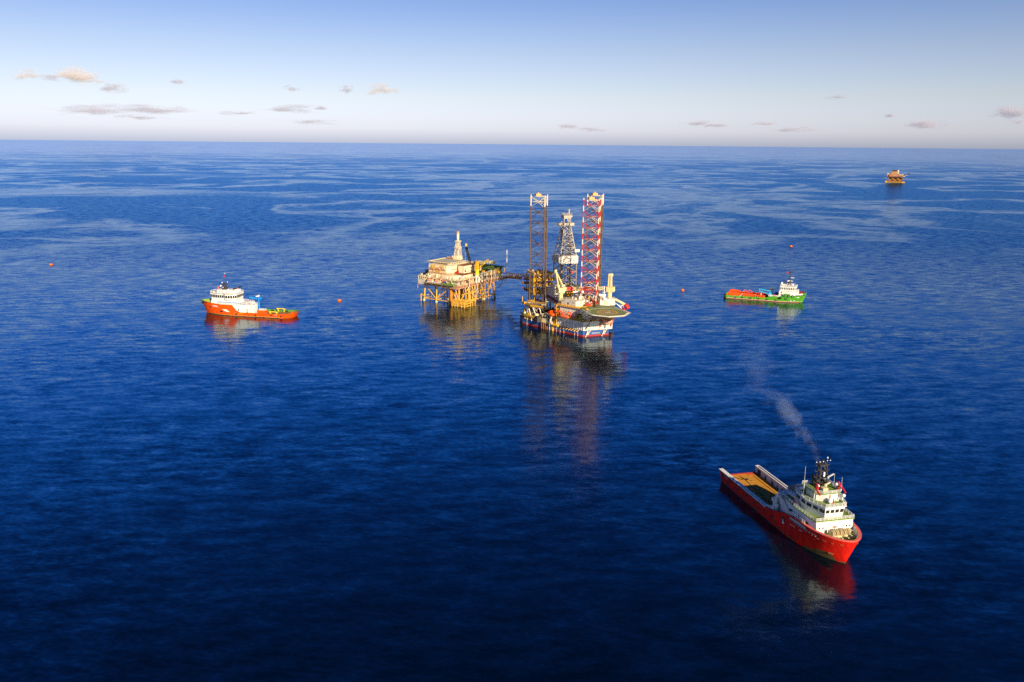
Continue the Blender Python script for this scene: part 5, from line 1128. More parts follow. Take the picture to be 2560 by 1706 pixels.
    mb.build('lower_derrick_frame', mat('dark_derrick_steel', (.30, .24, .18), .6, dirt=.5), D)
    mb = MB(); qa, qb = corners(6.3), corners(2.5)
    for a, b in zip(qa, qb): mb.tube((*a, 49.5), (*b, 71.5), .36, 6)
    zs = [49.5, 55.5, 61, 66, 71.5]
    for (a, b), (c, d_) in zip(zip(qa, qb), list(zip(qa, qb))[1:] + [(qa[0], qb[0])]):
        L_ = lambda p0, p1, z: tuple(p0[i] + (p1[i] - p0[i]) * (z - 49.5) / 22 for i in (0, 1)) + (z,)
        for z0, z1 in zip(zs, zs[1:]):
            mb.tube(L_(a, b, z0), L_(c, d_, z1), .22, 5); mb.tube(L_(c, d_, z0), L_(a, b, z1), .22, 5); mb.tube(L_(a, b, z1), L_(c, d_, z1), .22, 5); zm = (z0 + z1) / 2; mb.tube(L_(a, b, zm), L_(c, d_, zm), .16, 4)
    mb.build('derrick_frame', dsteel, D)
    mb = MB(); mb.prism([(dx0 - 6.6, -7.9), (dx0 + 6.4, -7.9), (dx0 + 7.4, -6.9), (dx0 + 7.4, 6.9), (dx0 + 6.4, 7.9), (dx0 - 6.6, 7.9)], 44.6, 49.0); 
    mb.prism([(dx0 - 6.2, -7.4), (dx0 + 6.9, -7.4), (dx0 + 6.9, 7.4), (dx0 - 6.2, 7.4)], 43.8, 44.6); mb.prism([(dx0 - 6.2, -7.4), (dx0 + 6.9, -7.4), (dx0 + 6.9, 7.4), (dx0 - 6.2, 7.4)], 49.0, 49.5)
    box_ = mb.build('monkey_board_box', rig_white, D)
    mb = MB()
    for y in (-4.6, -.6, 3.6): mb.box((dx0 + 7.44, y, 45.8), (.14, .7, .8))
    for k in range(12): mb.box((dx0 - 5 + (k % 4) * 3.2, -7.94, 45.4 + (k // 4) * 1.2), (1.1, .12, .6))
    mb.build('opening', dark, box_)
    mb = MB(); lettering(mb, 'TAM DAO 02', (dx0 + 7.42, -1.8, 46.9), (0, 1, 0), (0, 0, 1), 1.25, .06); mb.build('lettering', mat('faint_grey_lettering', (.45, .40, .33), .6), box_)
    mb = MB(); lettering(mb, 'vsp', (dx0 + 7.42, -5.2, 46.9), (0, 1, 0), (0, 0, 1), 1.9, .06, shear=.4); mb.build('emblem', bright_red, box_)
    mb = MB(); mb.prism([(dx0 - 3.2, -6), (dx0 + 3.4, -6), (dx0 + 4.6, 5), (dx0 - 3.2, 5)], 71.5, 71.8)
    for s_ in (-1, 1): mb.box((dx0, s_ * 4.2, 72.6), (4, 3.2, 1.6))
    mb.box((dx0 + 1, 0, 72.6), (6, 6.5, 1.8)); mb.bar((dx0 + 3.2, -6, 71.8), (dx0 + 3.4, -2.8, 67.5), .3)
    mb.b2(dx0 - 2.4, dx0 + 2.6, -2.8, 2.8, 76.6, 78.4); mb.b2(dx0 - 2.8, dx0 + 3.0, -3.1, 3.6, 77.6, 79.0)
    for x, y in ((dx0 - 2.2, -2.6), (dx0 + 2.4, -2.6), (dx0 + 2.4, 2.6), (dx0 - 2.2, 2.6), (dx0 + 2.5, 0)): mb.tube((x, y, 72), (x, y, 77), .28, 5)
    mb.rail([(dx0 - 2.8, -3.1, 79), (dx0 + 3, -3.1, 79), (dx0 + 3, 3.6, 79), (dx0 - 2.8, 3.6, 79)], 1.3, True, r_=.12); mb.tube((dx0 + 1.4, 1.6, 74), (dx0 + 1.4, 1.6, 83.6), .55, 8); mb.build('crown_block', dsteel, D)
    mb = MB(); mb.m(0); mb.ball((dx0 + 2, -6.4, 72.6), .8, 7); mb.box((dx0 + 3.4, 1.0, 72.8), (1, 2.2, 1)); mb.box((dx0 + 3.4, -1.8, 72.4), (.8, .9, 1)); mb.build('crown_sheave', yellow, D)
    mb = MB(); mb.prism([(dx0 + 5.4, 4.6), (dx0 + 7, 4.6), (dx0 + 7, 8.6), (dx0 + 5.4, 8.6)], 52.2, 54.2); mb.build('racking_platform', rig_white, D)
    mb = MB()
    for y in (-2.4, 0, 2): mb.tube((dx0 + .5, y, 25), (dx0 + .5, y, 64), .3, 5)
    mb.tube((dx0 - 2, -2, 25), (dx0 - 2, -2, 70), .7, 6); mb.tube((dx0 + 2, 3.6, 25), (dx0 + 2, 3.2, 60), .6, 6); mb.build('drill_string', dark, D)
    MB().box((dx0 + 6.6, 3.0, 37), (.15, 1.6, 2.4), .4).build('flag', bright_red, D)
    # cranes
    def crane(name, px, py, zb, zt_, back, tip, m_boom, lab, upright=False):
        c = thing_child(name, T); c['label'] = lab
        mb = MB(); mb.tube((px, py, zb), (px, py, zt_ - 3.2), 1.6, 12); mb.tube((px, py, zt_ - 3.2), (px, py, zt_ - 2.6), 2.4, 12); mb.build('pedestal', crane_yellow, c)
        d = Vector((tip[0] - px, tip[1] - py, 0)).normalized(); s_ = Vector((-d.y, d.x, 0))
        mb = MB(); mb.box((px - d.x * .6, py - d.y * .6, zt_ - 1), (5, 4.2, 3.2), math.atan2(d.y, d.x)); mb.build('cab', crane_yellow, c)
        mb = MB(); b = Vector((px, py, zt_)) - d * 2.2; top = Vector((px, py, 0)) - d * back[0]; top.z = back[1]
        if upright:
            for k in (-1.3, 1.3):
                for e in (-1.0, 1.0): mb.tube(Vector((px, py, zt_ - 1)) + s_ * k + d * e, Vector((px, py, back[1])) + s_ * k * .6 + d * e * .8, .32, 6)
            for q_ in range(5): z_ = zt_ + 1 + q_ * 1.7; mb.box((px, py, z_), (2.0, 2.2, .35), math.atan2(d.y, d.x))
            mb.tube(top, Vector((px, py, back[1])), .5, 6); mb.box((px, py, back[1]), (2.0, 2.4, 1.6), math.atan2(d.y, d.x))
        for k in (() if upright else (-1.7, 1.7)): mb.tube(b + s_ * k - d * 0.6, top + s_ * k * .35, .5, 6); mb.tube(Vector((px, py, zt_ - 1)) + s_ * k + d * 2.4, top + s_ * k * .35, .5, 6)
        mb.box(top, (1.4, 1.6, 1.8)); mb.build('a_frame', crane_yellow, c)
        mb = MB(); p = Vector((px, py, zt_ - .6)) + d * 2; box_truss(mb, p, (tip[0], tip[1], tip[2]), 1.9, 1.9, 16, .28); mb.build('boom', m_boom, c)
        mb = MB(); mb.tube(top, (tip[0], tip[1], tip[2] + .9), .08, 4); mb.build('hoist_cable', dark, c)
        return c
    boom_rw = bpy.data.materials.new('red_and_cream_boom'); boom_rw.use_nodes = True; nt = boom_rw.node_tree; n = nt.nodes; l = nt.links
    tcx = n.new('ShaderNodeTexCoord'); sxx = n.new('ShaderNodeSeparateXYZ'); l.new(tcx.outputs['Object'], sxx.inputs[0]); mo = n.new('ShaderNodeMath'); mo.operation = 'FLOORED_MODULO'; mo.inputs[1].default_value = 12; l.new(sxx.outputs['Y'], mo.inputs[0])
    gt = n.new('ShaderNodeMath'); gt.operation = 'GREATER_THAN'; gt.inputs[1].default_value = 6; l.new(mo.outputs[0], gt.inputs[0]); mxx = n.new('ShaderNodeMix'); mxx.data_type = 'RGBA'; mxx.inputs['A'].default_value = (.70, .06, .05, 1); mxx.inputs['B'].default_value = (.78, .66, .36, 1); l.new(gt.outputs[0], mxx.inputs['Factor']); l.new(mxx.outputs['Result'], n['Principled BSDF'].inputs['Base Color'])
    crane('deck_crane', -25.5, -16.5, 15, 30.2, (5.0, 43.0), (-31, 12, 28.0), boom_rw, 'pale crane with a tall splayed frame beside the drill floor')
    crane('deck_crane', -9.5, 14.2, 24, 32.0, (1.0, 41.2), (-31, -5.5, 28.0), boom_rw, 'pale crane with an upright frame on the port house roof', True)
    mb = MB(); random.seed(21)
    for k in range(60):
        x = random.uniform(-44, -12); y = random.uniform(-3, 16); z = 18.6 if x < -36 else (21.2 if y < 10 and x < -22 else 19.4); h_ = random.uniform(.6, 3.4); mb.m(random.choice((0, 1, 1, 2, 3, 3)))
        if random.random() < .5: mb.box((x, y, z + h_ / 2), (random.uniform(.6, 2.6), random.uniform(.6, 2.2), h_), random.choice((0, 0, .5)))
        else: mb.tube((x, y, z), (x + random.uniform(-1, 1), y + random.uniform(-1, 1), z + h_ * 1.4), random.uniform(.15, .5), 6)
    mb.build('upper_deck_equipment', [dark, steel_tan, yellow, white_clean], T)
    mb = MB()
    for (x0, y0, z0), (x1, y1, z1) in (((-48.4, -11.4, 24.9), (-48.4, 12.4, 24.9)), ((-22, -3, 21.2), (-22, 10, 21.2)), ((-36, -4, 18.6), (-36, 12, 18.6)), ((-64, -11.4, 25), (-72, -8, 24.9))): mb.rail([(x0, y0, z0), (x1, y1, z1)], 1.2, r_=.11, rows=3)
    mb.build('deck_railing', yellow, T)
    mb = MB(); random.seed(4)
    for k in range(22): t = random.uniform(.45, .98); a = sd(t, .35, random.uniform(4.6, 5.4)); mb.box(a, (random.uniform(.6, 2.2), .8, random.uniform(.5, 1.6)), .46)
    mb.build('side_locker', yellow, T)
    mb = MB(); random.seed(14)
    for k in range(30): x = random.uniform(-21, 0); y = random.choice((-10.8 + .47 * x + random.uniform(.6, 1.6), 0)); mb.box((x, y, 11.2 + .6), (random.uniform(.5, 1.4), random.uniform(.5, 1), random.uniform(.6, 1.8)))
    mb.build('roof_locker', steel_tan, T)
    # davits for the boats
    mb = MB(); 
    for x, y in ((-9.6, -15.4), (-17.4, -19.2)): mb.path([(x, y + .6, 11.2), (x, y - .2, 15.6), (x + .9, y - 2.6, 15.8)], .42, 6)
    mb.path([(-9.2, -17.9, 15.4), (-17, -21.7, 15.4)], .3, 5); mb.path([(-20, -20.4, 11.2), (-20, -21, 15.2), (-19.4, -22.6, 15.2)], .4, 6); mb.path([(-25, -22.6, 11.2), (-25, -23, 14.4), (-24.4, -25, 14.4)], .4, 6)
    for y in (2.6, 10.6): mb.path([(1.2, y, 13), (4.2, y, 14.2), (5, y, 13.6)], .45, 6); mb.tube((1, y, 6.5), (4.4, y + 1, 13.8), .4, 5)
    mb.build('boat_davit', orange, T)
    return T
def thing_child(name, parent):
    o = bpy.data.objects.new(name, None); COL.objects.link(o); o.parent = parent; o.empty_display_size = .5; return o
RIG = rig()
lifeboat('lifeboat', 'orange enclosed lifeboat hung along the white wall on the shaded side of the drilling rig', rig_world(-12.6, -19.0, 11.0), RIG_A + .46, lifeboat_orange, 9.5)
lifeboat('lifeboat', 'salmon lifeboat hung under the helideck on the bow of the drilling rig', rig_world(3.4, 6.6, 8.6), RIG_A + math.pi / 2, pale_salmon, 9.5)
lifeboat('rescue_boat', 'small orange rescue boat in its davit beside the stair tower of the drilling rig', rig_world(-23.5, -24.2, 10.6), RIG_A + .46, orange, 5.6)
# ------------------------------------------------------------------ fixed production platform, wellhead platform, bridge
PF_O, PF_A = (-74.3, 664.8), math.atan2(-0.5666, 0.824)
def pf_world(u_, v_, z=0): c, s = math.cos(PF_A), math.sin(PF_A); return (PF_O[0] + c * u_ - s * v_, PF_O[1] + s * u_ + c * v_, z)
salmon_rust = mat('salmon_and_rust_paint', (.64, .36, .20), .7, dirt=.75, dirt_rgb=(.30, .11, .05), scale=.45, thr=.50)
stained_cream = mat('stained_cream_wall', (.84, .70, .46), .6, dirt=.75, dirt_rgb=(.55, .30, .12), scale=.32, streak=3, thr=.54)
bright_green = mat('bright_green_paint', (.18, .32, .05), .7, dirt=.6, dirt_rgb=(.16, .18, .05))
def platform():
    T = thing('production_platform', 'old production platform on rusty yellow legs with a square helideck and radio mast', 'oil platform', pf_world(0, 0), PF_A)
    # two jackets
    def jacket(us, vs, zt_):
        mb = MB(); g = {}
        for i, u_ in enumerate(us):
            for j, v_ in enumerate(vs):
                bx = .10 * (-1 if i == 0 else (1 if i == len(us) - 1 else 0)); by = .10 * (-1 if j == 0 else (1 if j == len(vs) - 1 else 0))
                a = Vector((u_ - bx * 4, v_ - by * 4, zt_)); b = Vector((u_ + bx * 8, v_ + by * 8, -5)); g[i, j] = (a, b)
                o = MB().tube(a, b, .62, 8).build('leg', jacket_yellow, T); mbf = MB(); mbf.lathe([(.62, -.6), (1.15, -.3), (1.15, .5), (.62, .9)], b.lerp(a, 5.6 / (zt_ + 5)), 10); mbf.build('leg_collar', cream, o)
        at = lambda k, z: g[k][1].lerp(g[k][0], (z + 5) / (zt_ + 5))
        for (i, j) in g:
            for k in ((i + 1, j), (i, j + 1)):
                if k in g:
                    mb.tube(at((i, j), 2.4), at(k, 2.4), .36, 6)
                    if (i + j) % 2 == 0: mb.tube(at((i, j), zt_ - .5), at(k, 2.6), .36, 6)
                    else: mb.tube(at((i, j), 2.6), at(k, zt_ - .5), .36, 6)
        mb.build('jacket_bracing', jacket_yellow, T)
    jacket((0, 13, 27, 37), (0, 14), 14.6); jacket((2, 13, 25, 37), (34, 49), 14.6)
    mb = MB(); random.seed(2)
    for k in range(22): u_, v_ = random.uniform(16, 33), random.uniform(5, 44); mb.tube((u_, v_, -3), (u_ + random.uniform(-1, 1), v_, 14.6), random.uniform(.25, .45), 6)
    mb.build('conductor_pipe', mat('brown_conductor', (.48, .24, .06), .8, dirt=.6), T)
    mb = MB(); mb.tube((29.5, -.8, -3), (29.5, -.8, 14.4), 1.5, 12); mb.build('orange_caisson', mat('orange_rust_caisson', (.62, .23, .03), .7, dirt=.6), T)
    mb = MB(); random.seed(19)
    for k in range(9):
        v_ = 6 + k * 4.6; mb.tube((38.2, v_, 14.6), (38.4 + random.uniform(-.4, .8), v_ + random.uniform(-5, 5), 2.4), .26, 6); mb.tube((38, v_ + 1.5, -3), (38, v_ + 1.5, 14.6), .3, 6)
    mb.tube((38.6, 2, 2.6), (38.6, 50, 2.6), .34, 6); mb.tube((38.2, 2, 9), (38.2, 50, 9), .28, 6); mb.build('riser', jacket_yellow, T)
    # boat landing at the near corner
    mb = MB()
    for u_ in (33.5, 36.5, 39.5, 43.5, 46.5):
        for v_ in (-5, 3): mb.tube((u_, v_, -3), (u_, v_, 5.2 if u_ < 41 else 4.6), .38, 6)
    for z in (.9, 2.8, 4.8):
        mb.path([(33.5, -5, z), (46.5, -5, z), (46.5, 3, z), (33.5, 3, z), (33.5, -5, z)], .3, 6)
        for u_ in (36.5, 39.5, 43.5): mb.tube((u_, -5, z), (u_, 3, z), .2, 5)
    mb.zig((33.5, -5, .9), (46.5, -5, .9), (33.5, -5, 4.8), (46.5, -5, 4.8), 8, .2); mb.b2(40.5, 46.3, -4.6, 2.6, 2.4, 2.7); mb.rail([(33.5, -5, 5), (40, -5, 5), (46.5, -5, 5), (46.5, 3, 5), (46.5, 9, 5)], 1.2, r_=.12)
    mb.path([(46.5, 3, 4.6), (46.5, 9, 4.6)], .3, 5)
    for v_ in (6, 9): mb.tube((46.5, v_, -3), (46.5, v_, 5.8), .35, 6)
    mb.tube((36.4, -4, 2), (36.0, -3, 14.6), .4, 6); mb.tube((36.2, -3.4, 13.5), (41, -4.4, 3), .35, 6); mb.build('boat_landing', jacket_yellow, T)
    mb = MB()
    for u_, v_ in ((-4, 2), (-2.5, -2), (-1, 8)): mb.tube((u_, v_, -3), (u_, v_, 6), .4, 6)
    mb.path([(-4, 2, 5.6), (-2.5, -2, 5.6), (2, -2, 4.4)], .35, 5); mb.path([(-4, 2, 4), (-1, 8, 4)], .3, 5); mb.build('side_fender', jacket_yellow, T)
    mb = MB(); random.seed(8)
    for k in range(16): u_, v_ = random.uniform(20, 38), random.uniform(8, 46); mb.tube((u_, v_, 2.6), (u_ + random.uniform(-5, 5), v_ + random.uniform(-6, 6), 14), .22, 5)
    for v_ in (13, 22, 30): mb.path([(38.4, v_, 14.5), (39.2, v_ + 1.5, 8), (39.8, v_ + 4.5, 5.4), (39.4, v_ + 8, 8.4), (38.6, v_ + 10, 14.5)], .17, 6)
    mb.build('hanging_hose', steel_tan, T)
    # cellar deck and main deck
    DK = [(-4, -3), (38, -4), (39, 61), (-4, 61)]
    mb = MB(); mb.prism(DK, 14.6, 16.6); mb.build('cellar_deck', mat('brown_plate_girder', (.34, .17, .09), .8, dirt=.7, dirt_rgb=(.14, .06, .03), scale=.3, thr=.48), T)
    mb = MB()
    for z in (14.6, 16.7): mb.path([(-4.2, -3.2, z), (38.2, -4.2, z), (39.2, 61.2, z)], .32, 5)
    mb.zig((38.6, -4, 14.8), (39.2, 61, 14.8), (38.6, -4, 17.6), (39.2, 61, 17.6), 34, .16); mb.zig((-4, -3.2, 14.8), (38, -4.2, 14.8), (-4, -3.2, 16.6), (38, -4.2, 16.6), 20, .14); mb.build('deck_edge_frame', salmon_rust, T)
    mb = MB(); mb.b2(-2, 36.5, -1.5, 59, 16.6, 20.4); mb.build('process_level', salmon_rust, T)
    mb = MB(); random.seed(31)
    for k in range(70):
        v_ = random.uniform(-2, 60); z = random.uniform(16.8, 20); mb.m(random.choice((0, 1, 2, 3))); mb.box((37.2 + random.uniform(-.4, .8), v_, z), (random.uniform(.6, 1.8), random.uniform(.6, 3), random.uniform(.6, 2.4)))
    for k in range(46):
        u_ = random.uniform(-3, 37); z = random.uniform(16.8, 20); mb.m(random.choice((0, 1, 2, 3))); mb.box((u_, -2.2 - random.uniform(0, .9), z), (random.uniform(.6, 3), random.uniform(.6, 1.6), random.uniform(.6, 2.4)))
    mb.build('process_equipment', [salmon_rust, dark, cream, steel_tan], T)
    mb = MB(); mb.prism([(-4, -3), (38, -4), (39, 61), (-4, 61)], 20.4, 20.8); mb.build('main_deck', mat('stained_deck', (.36, .24, .14), .8, dirt=.6), T)
    mb = MB(); random.seed(41)
    for k in range(60):
        if random.random() < .5: u_, v_ = random.uniform(34, 38.4), random.uniform(-2, 58)
        else: u_, v_ = random.uniform(-3, 36), random.uniform(-3, .8)
        h_ = random.uniform(.6, 3.2); mb.m(random.choice((0, 1, 2, 3))); mb.box((u_, v_, 20.8 + h_ / 2), (random.uniform(.5, 1.6), random.uniform(.5, 2), h_))
    mb.build('deck_equipment', [salmon_rust, stained_cream, white, steel_tan], T)
    mb = MB(); mb.rail([(-4, 20, 20.8), (-4, -3, 20.8), (38, -4, 20.8), (39, 61, 20.8)], 1.3, r_=.13, step=2, rows=3); mb.rail([(39, -4, 16.9), (39.6, 61, 16.9)], 1.2, r_=.11, step=2.2)
    mb.tube((40, 10, 16), (40, 10, 21.8), .3, 5); mb.tube((40.2, 10, 16), (39.2, 8, 12), .3, 5); mb.build('deck_railing', cream, T)
    # left end: dark machinery and side gallery
    mb = MB(); mb.b2(-3.6, 5, 1, 19, 20.8, 23.4); mb.box((-1, 8, 24.4), (3, 8, 2.4)); mb.box((2.6, 14, 25), (2, 5, 4)); mb.build('generator_module', black, T)
    mb = MB()
    for k in range(6): u_ = -4 + k * 2.2; mb.bar((u_, -3.2, 17), (u_, -3.2, 21.4), .3); mb.bar((u_, -3.2, 21.4), (u_ + 1.1, -3.2, 18), .25)
    mb.path([(-4, 12, 21.6), (-4, -3.2, 21.6), (9, -3.4, 21.0)], .25, 5); mb.build('gallery_frame', cream, T)
    mb = MB(); mb.b2(-4.4, 6, -3.4, -2.4, 15, 18.6); mb.build('grey_screen', greywhite, T)
    mb = MB(); mb.tube((-7.5, 0, 17.2), (-3, 0, 17.2), .5, 6); mb.tube((-6.5, 2, 19.6), (-3.5, 2, 20), .4, 6); mb.tube((-5, -3, 14), (-5, -3, 11), .3, 5); mb.build('vent_outlet', salmon_rust, T)
    # boat gallery with frames, green platform
    mb = MB()
    for u_ in (8.5, 13.5, 16.2, 21.6): mb.path([(u_, -2.6, 21), (u_ + .6, -5.6, 21), (u_ + .6, -6.6, 19)], .3, 5)
    for u_ in (10, 15, 20, 24, 28, 32): mb.bar((u_, -6.6, 17.6), (u_ + 2.6, -3.6, 14.8), .36); mb.bar((u_ + 4.6, -6.6, 17.6), (u_ + 2.6, -3.6, 14.8), .36)
    mb.path([(7, -6.8, 17.6), (36, -7.2, 17.6)], .26, 5); mb.path([(23, -7, 19), (26, -6, 21.5)], .25, 5); mb.path([(36.5, -7.2, 18), (33.2, -6, 22)], .3, 5); mb.path([(31, -7.2, 18), (28.4, -6, 21)], .25, 5); mb.build('gallery_bracket', cream, T)
    mb = MB(); mb.b2(7, 22.6, -7, -3, 17.0, 17.5); mb.build('boat_gallery', rust, T)
    mb = MB(); mb.prism([(22.8, -7.2), (36.8, -7.6), (36.8, -3.6), (22.8, -3)], 17.6, 18.2); mb.rail([(22.8, -7.2, 18.2), (36.8, -7.6, 18.2)], .8, r_=.12); mb.build('green_landing', bright_green, T)
    mb = MB(); mb.m(0); mb.box((24.6, -5.2, 19.3), (1.5, 1.5, 2)); mb.m(1); mb.box((26.2, -5.2, 19.1), (1.3, 1.5, 1.6)); mb.m(2); mb.box((30, -5.2, 19.2), (1.4, 1.4, 2.0)); mb.m(3); mb.box((32.6, -5, 19.6), (2.4, 1.2, 2.4), .6); mb.build('drum_store', [bright_red, mat('blue_drum_paint', (.03, .06, .42), .5), salmon_rust, green_paint], T)
    # accommodation: lower tier, upper tier, right block
    lo = MB().prism([(2, 1.6), (27, 1.2), (33.5, 7), (33.5, 21), (27, 38), (2, 38)], 20.8, 23.8).build('lower_accommodation', stained_cream, T)
    up = MB().prism([(.5, 5.2), (19.6, 5.2), (22.2, 8.6), (22.2, 40), (.5, 40)], 23.8, 30.6).build('accommodation', stained_cream, T)
    rb = MB().prism([(22.2, 17.6), (28.2, 18), (29.8, 40), (22.2, 40)], 23.8, 30.2).build('side_accommodation', stained_cream, T)
    mb = MB(); mb.prism([(22.2, 17.2), (28.8, 17.6), (30.4, 40.5), (22.2, 40.5)], 30.2, 30.6); mb.prism([(0, 4.4), (20, 4.4), (23, 8.2), (23, 18), (0, 18)], 23.7, 24.0); mb.prism([(23, 10), (34, 8), (34, 22), (30.4, 40), (23, 40)], 23.7, 23.98); mb.build('roof_edge', rust, T)
    mb = MB()
    for z in (25.2, 28.0):
        for k in range(6): mb.box((28.5 + .2 * k * .9, 20.4 + k * 3.0, z), (.3, .9, .8))
    for k in range(4): mb.box((22.3, 9.9 + k * 2, 27.4), (.3, .8, .8))
    mb.build('cabin_window', glass, rb)
    mb = MB(); random.seed(12)
    for k in range(34): u_ = random.uniform(2, 18); mb.m(random.choice((0, 1, 1))); mb.box((u_, 5.0 - random.uniform(0, .4), random.uniform(24.2, 30)), (random.uniform(.5, 1.8), .5, random.uniform(.5, 1.9)))
    mb.rail([(0, 4.4, 24), (20, 4.4, 24), (23, 8.2, 24)], 1.1, r_=.1); mb.rail([(1, 4.2, 27.2), (19, 4.2, 27.2)], 1.0, r_=.09); mb.b2(.6, 19.4, 4.1, 5.2, 27, 27.2); mb.build('wall_fittings', [salmon_rust, jacket_yellow], up)
    MB().tube((22.7, 16.4, 23.8), (22.7, 16.4, 30.6), .5, 6).build('rusty_pipe', rust, up)
    mb = MB(); mb.box((24.6, 14.6, 25.4), (.5, 1, 3)); mb.box((23.6, 13, 24.8), (.6, 2, 1.4)); mb.box((28.7, 19, 26.0), (.5, .6, 2.4)); mb.build('fire_post', bright_red, up)
    mb = MB(); mb.ball((27.4, 36.5, 31.6), 1.5, 9); mb.ball((26, 32.5, 31.4), 1.2, 9); mb.ball((28.2, 39.4, 31.4), 1.2, 8); mb.build('roof_tank', cream, T)
    # helideck
    hd = MB().prism([(-3.4, 11), (17.6, 11), (20.6, 30), (-4, 34)], 31.9, 32.3).build('helideck', mat('pale_helideck', (.46, .43, .33), .8, dirt=.4, dirt_rgb=(.30, .27, .18)), T)
    mb = MB(); P = [(-3.4, 11), (17.6, 11), (20.6, 30), (-4, 34)]
    for a, b in zip(P, P[1:] + P[:1]): mb.tube((*a, 32.2), (*b, 32.2), .4, 5)
    net = [(-5.8, 9), (18.6, 8.8), (22.6, 31), (-6.4, 36)]
    for a, b, c, d_ in zip(P, P[1:] + P[:1], net, net[1:] + net[:1]): mb.add([(*a, 32.0), (*b, 32.0), (*d_, 32.5), (*c, 32.5)], [(0, 1, 2, 3)])
    mb.build('safety_net', cream, hd)
    mb = MB()
    for a, b in zip(P, P[1:] + P[:1]): mb.zig((a[0], a[1], 31.9), (b[0], b[1], 31.9), (a[0], a[1], 30.2), (b[0], b[1], 30.2), 14, .16)
    for a in P + [(5, 12), (5, 32)]: mb.tube((*a, 32), (*a, 24 if a[0] > -2 else 21), .3, 6)
    mb.build('helideck_truss', rig_white, hd)
    mb = MB(); mb.path([(-2, 33, 33.4), (1, 33, 33.2), (6, 32, 33)], .8, 5); mb.build('red_equipment', salmon_rust, hd)
    mb = MB(); mb.b2(3.5, 9.5, 32.5, 38.5, 32.0, 35.2); mb.build('mast_cabin', stained_cream, T)
    # lattice radio mast with solid head
    mast = thing_child('radio_mast', T); cx, cy = 7.6, 36
    mb = MB()
    c4 = lambda w, z: [(cx - w, cy - w, z), (cx + w, cy - w, z), (cx + w, cy + w, z), (cx - w, cy + w, z)]
    q0, q1 = c4(2.7, 32), c4(1.1, 47)
    for a, b in zip(q0, q1): mb.tube(a, b, .24, 5)
    for (a, b), (c, d_) in zip(zip(q0, q1), list(zip(q0, q1))[1:] + [(q0[0], q1[0])]): mb.xtruss(a, b, c, d_, 6, .14)
    mb.b2(cx - 2.3, cx + 2.3, cy - 2.3, cy + 2.3, 41.6, 41.9); mb.rail([(cx - 2.3, cy - 2.3, 41.9), (cx + 2.3, cy - 2.3, 41.9), (cx + 2.3, cy + 2.3, 41.9), (cx - 2.3, cy + 2.3, 41.9)], 1, True, r_=.12)
    mb.b2(cx - 1.9, cx + 1.9, cy - 1.9, cy + 1.9, 47, 47.3); mb.rail([(cx - 1.9, cy - 1.9, 47.3), (cx + 1.9, cy - 1.9, 47.3), (cx + 1.9, cy + 1.9, 47.3)], 1, True, r_=.12); mb.ball((cx - 2, cy, 44), .8, 7); mb.build('lattice', stained_cream, mast)
    mb = MB(); mb.m(0); mb.tube((cx, cy, 47.2), (cx, cy, 50), .9, 8); mb.tube((cx, cy, 50), (cx, cy, 54.4), 1.15, 8); mb.m(1); mb.tube((cx, cy, 54.4), (cx, cy, 56.2), 1.3, 8); mb.build('mast_head', [stained_cream, salmon_rust], mast)
    # leaning flare boom
    mb = MB(); mb.m(0); box_truss(mb, (16.5, 42, 29), (10.5, 44, 41.5), 1.3, 1.3, 8, .2); mb.tube((16.5, 42, 29), (10.5, 44, 42.5), .5, 6); mb.m(1); mb.tube((10.5, 44, 42.8), (10.2, 44, 45), .9, 7); mb.m(2); mb.tube((12.4, 40, 30), (12.4, 40, 38.6), .2, 5); mb.build('flare_boom', [dark, mat('flare_tip_orange', (.9, .45, .1), .6), white_clean], T)  # boom tip is plain orange paint
    # yellow crane
    c = thing_child('deck_crane', T)
    mb = MB(); mb.tube((37, 24.5, 16), (37, 24.5, 26.6), 1.55, 12); mb.tube((37, 24.5, 26.6), (37, 24.5, 27.2), 2.2, 12); mb.build('pedestal', bright_yellow, c)
    mb = MB(); mb.prism([(35.2, 23), (38.6, 23), (38.6, 26.2), (35.2, 26.2)], 27.2, 34, [(36, 23.8), (37.8, 23.8), (37.8, 25.6), (36, 25.6)]); mb.build('crane_tower', yellow, c)
    mb = MB(); mb.m(0); box_truss(mb, (38, 26.6, 33.2), (35, 51, 30.4), 1.6, 1.6, 12, .26); mb.m(1); mb.tube((38.4, 26, 28.0), (37.2, 40.5, 33.8), .34, 6); mb.tube((37.6, 26, 28.6), (36.6, 40.5, 34.2), .34, 6); mb.m(0); mb.box((34.8, 51.4, 29.8), (1.6, 2.6, 2.6)); mb.build('boom', [crane_yellow, yellow], c)
    # green drilling module
    mb = MB()
    for k in range(7): z = 28.6 - k * .62; v_ = 41.5 + k * .5; mb.tube((8 + k * 2, v_ + 2, z + .3), (40.5, v_ + 16 - k * 1.4, z - 2.6), .55, 6)
    mb.prism([(10, 43), (38, 42), (39, 58), (10, 58)], 25.2, 25.6); mb.build('green_module_roof', mat('green_module_paint', (.10, .20, .04), .7, dirt=.7, dirt_rgb=(.22, .16, .04), thr=.5), T)
    mb = MB()
    for u_, v_ in ((8, 42), (24, 42), (39.5, 42), (40, 50), (41, 59), (24, 59), (8, 59)): mb.tube((u_, v_, 20.8), (u_, v_, 25.2), .3, 6)
    mb.build('module_column', jacket_yellow, T)
    mb = MB(); random.seed(17)
    for k in range(44): u_, v_ = random.uniform(14, 40), random.uniform(40, 60); h_ = random.uniform(1, 4); mb.m(random.choice((0, 1, 2, 3, 4))); mb.box((u_, v_, 20.8 + h_ / 2), (random.uniform(.8, 3), random.uniform(.8, 3), h_))
    mb.build('module_equipment', [rust, jacket_yellow, bright_green, salmon_rust, stained_cream], T)
    mb = MB()
    for v_ in (28, 31, 35): mb.tube((39.4, v_, 17), (39.4, v_, 24), .28, 6)
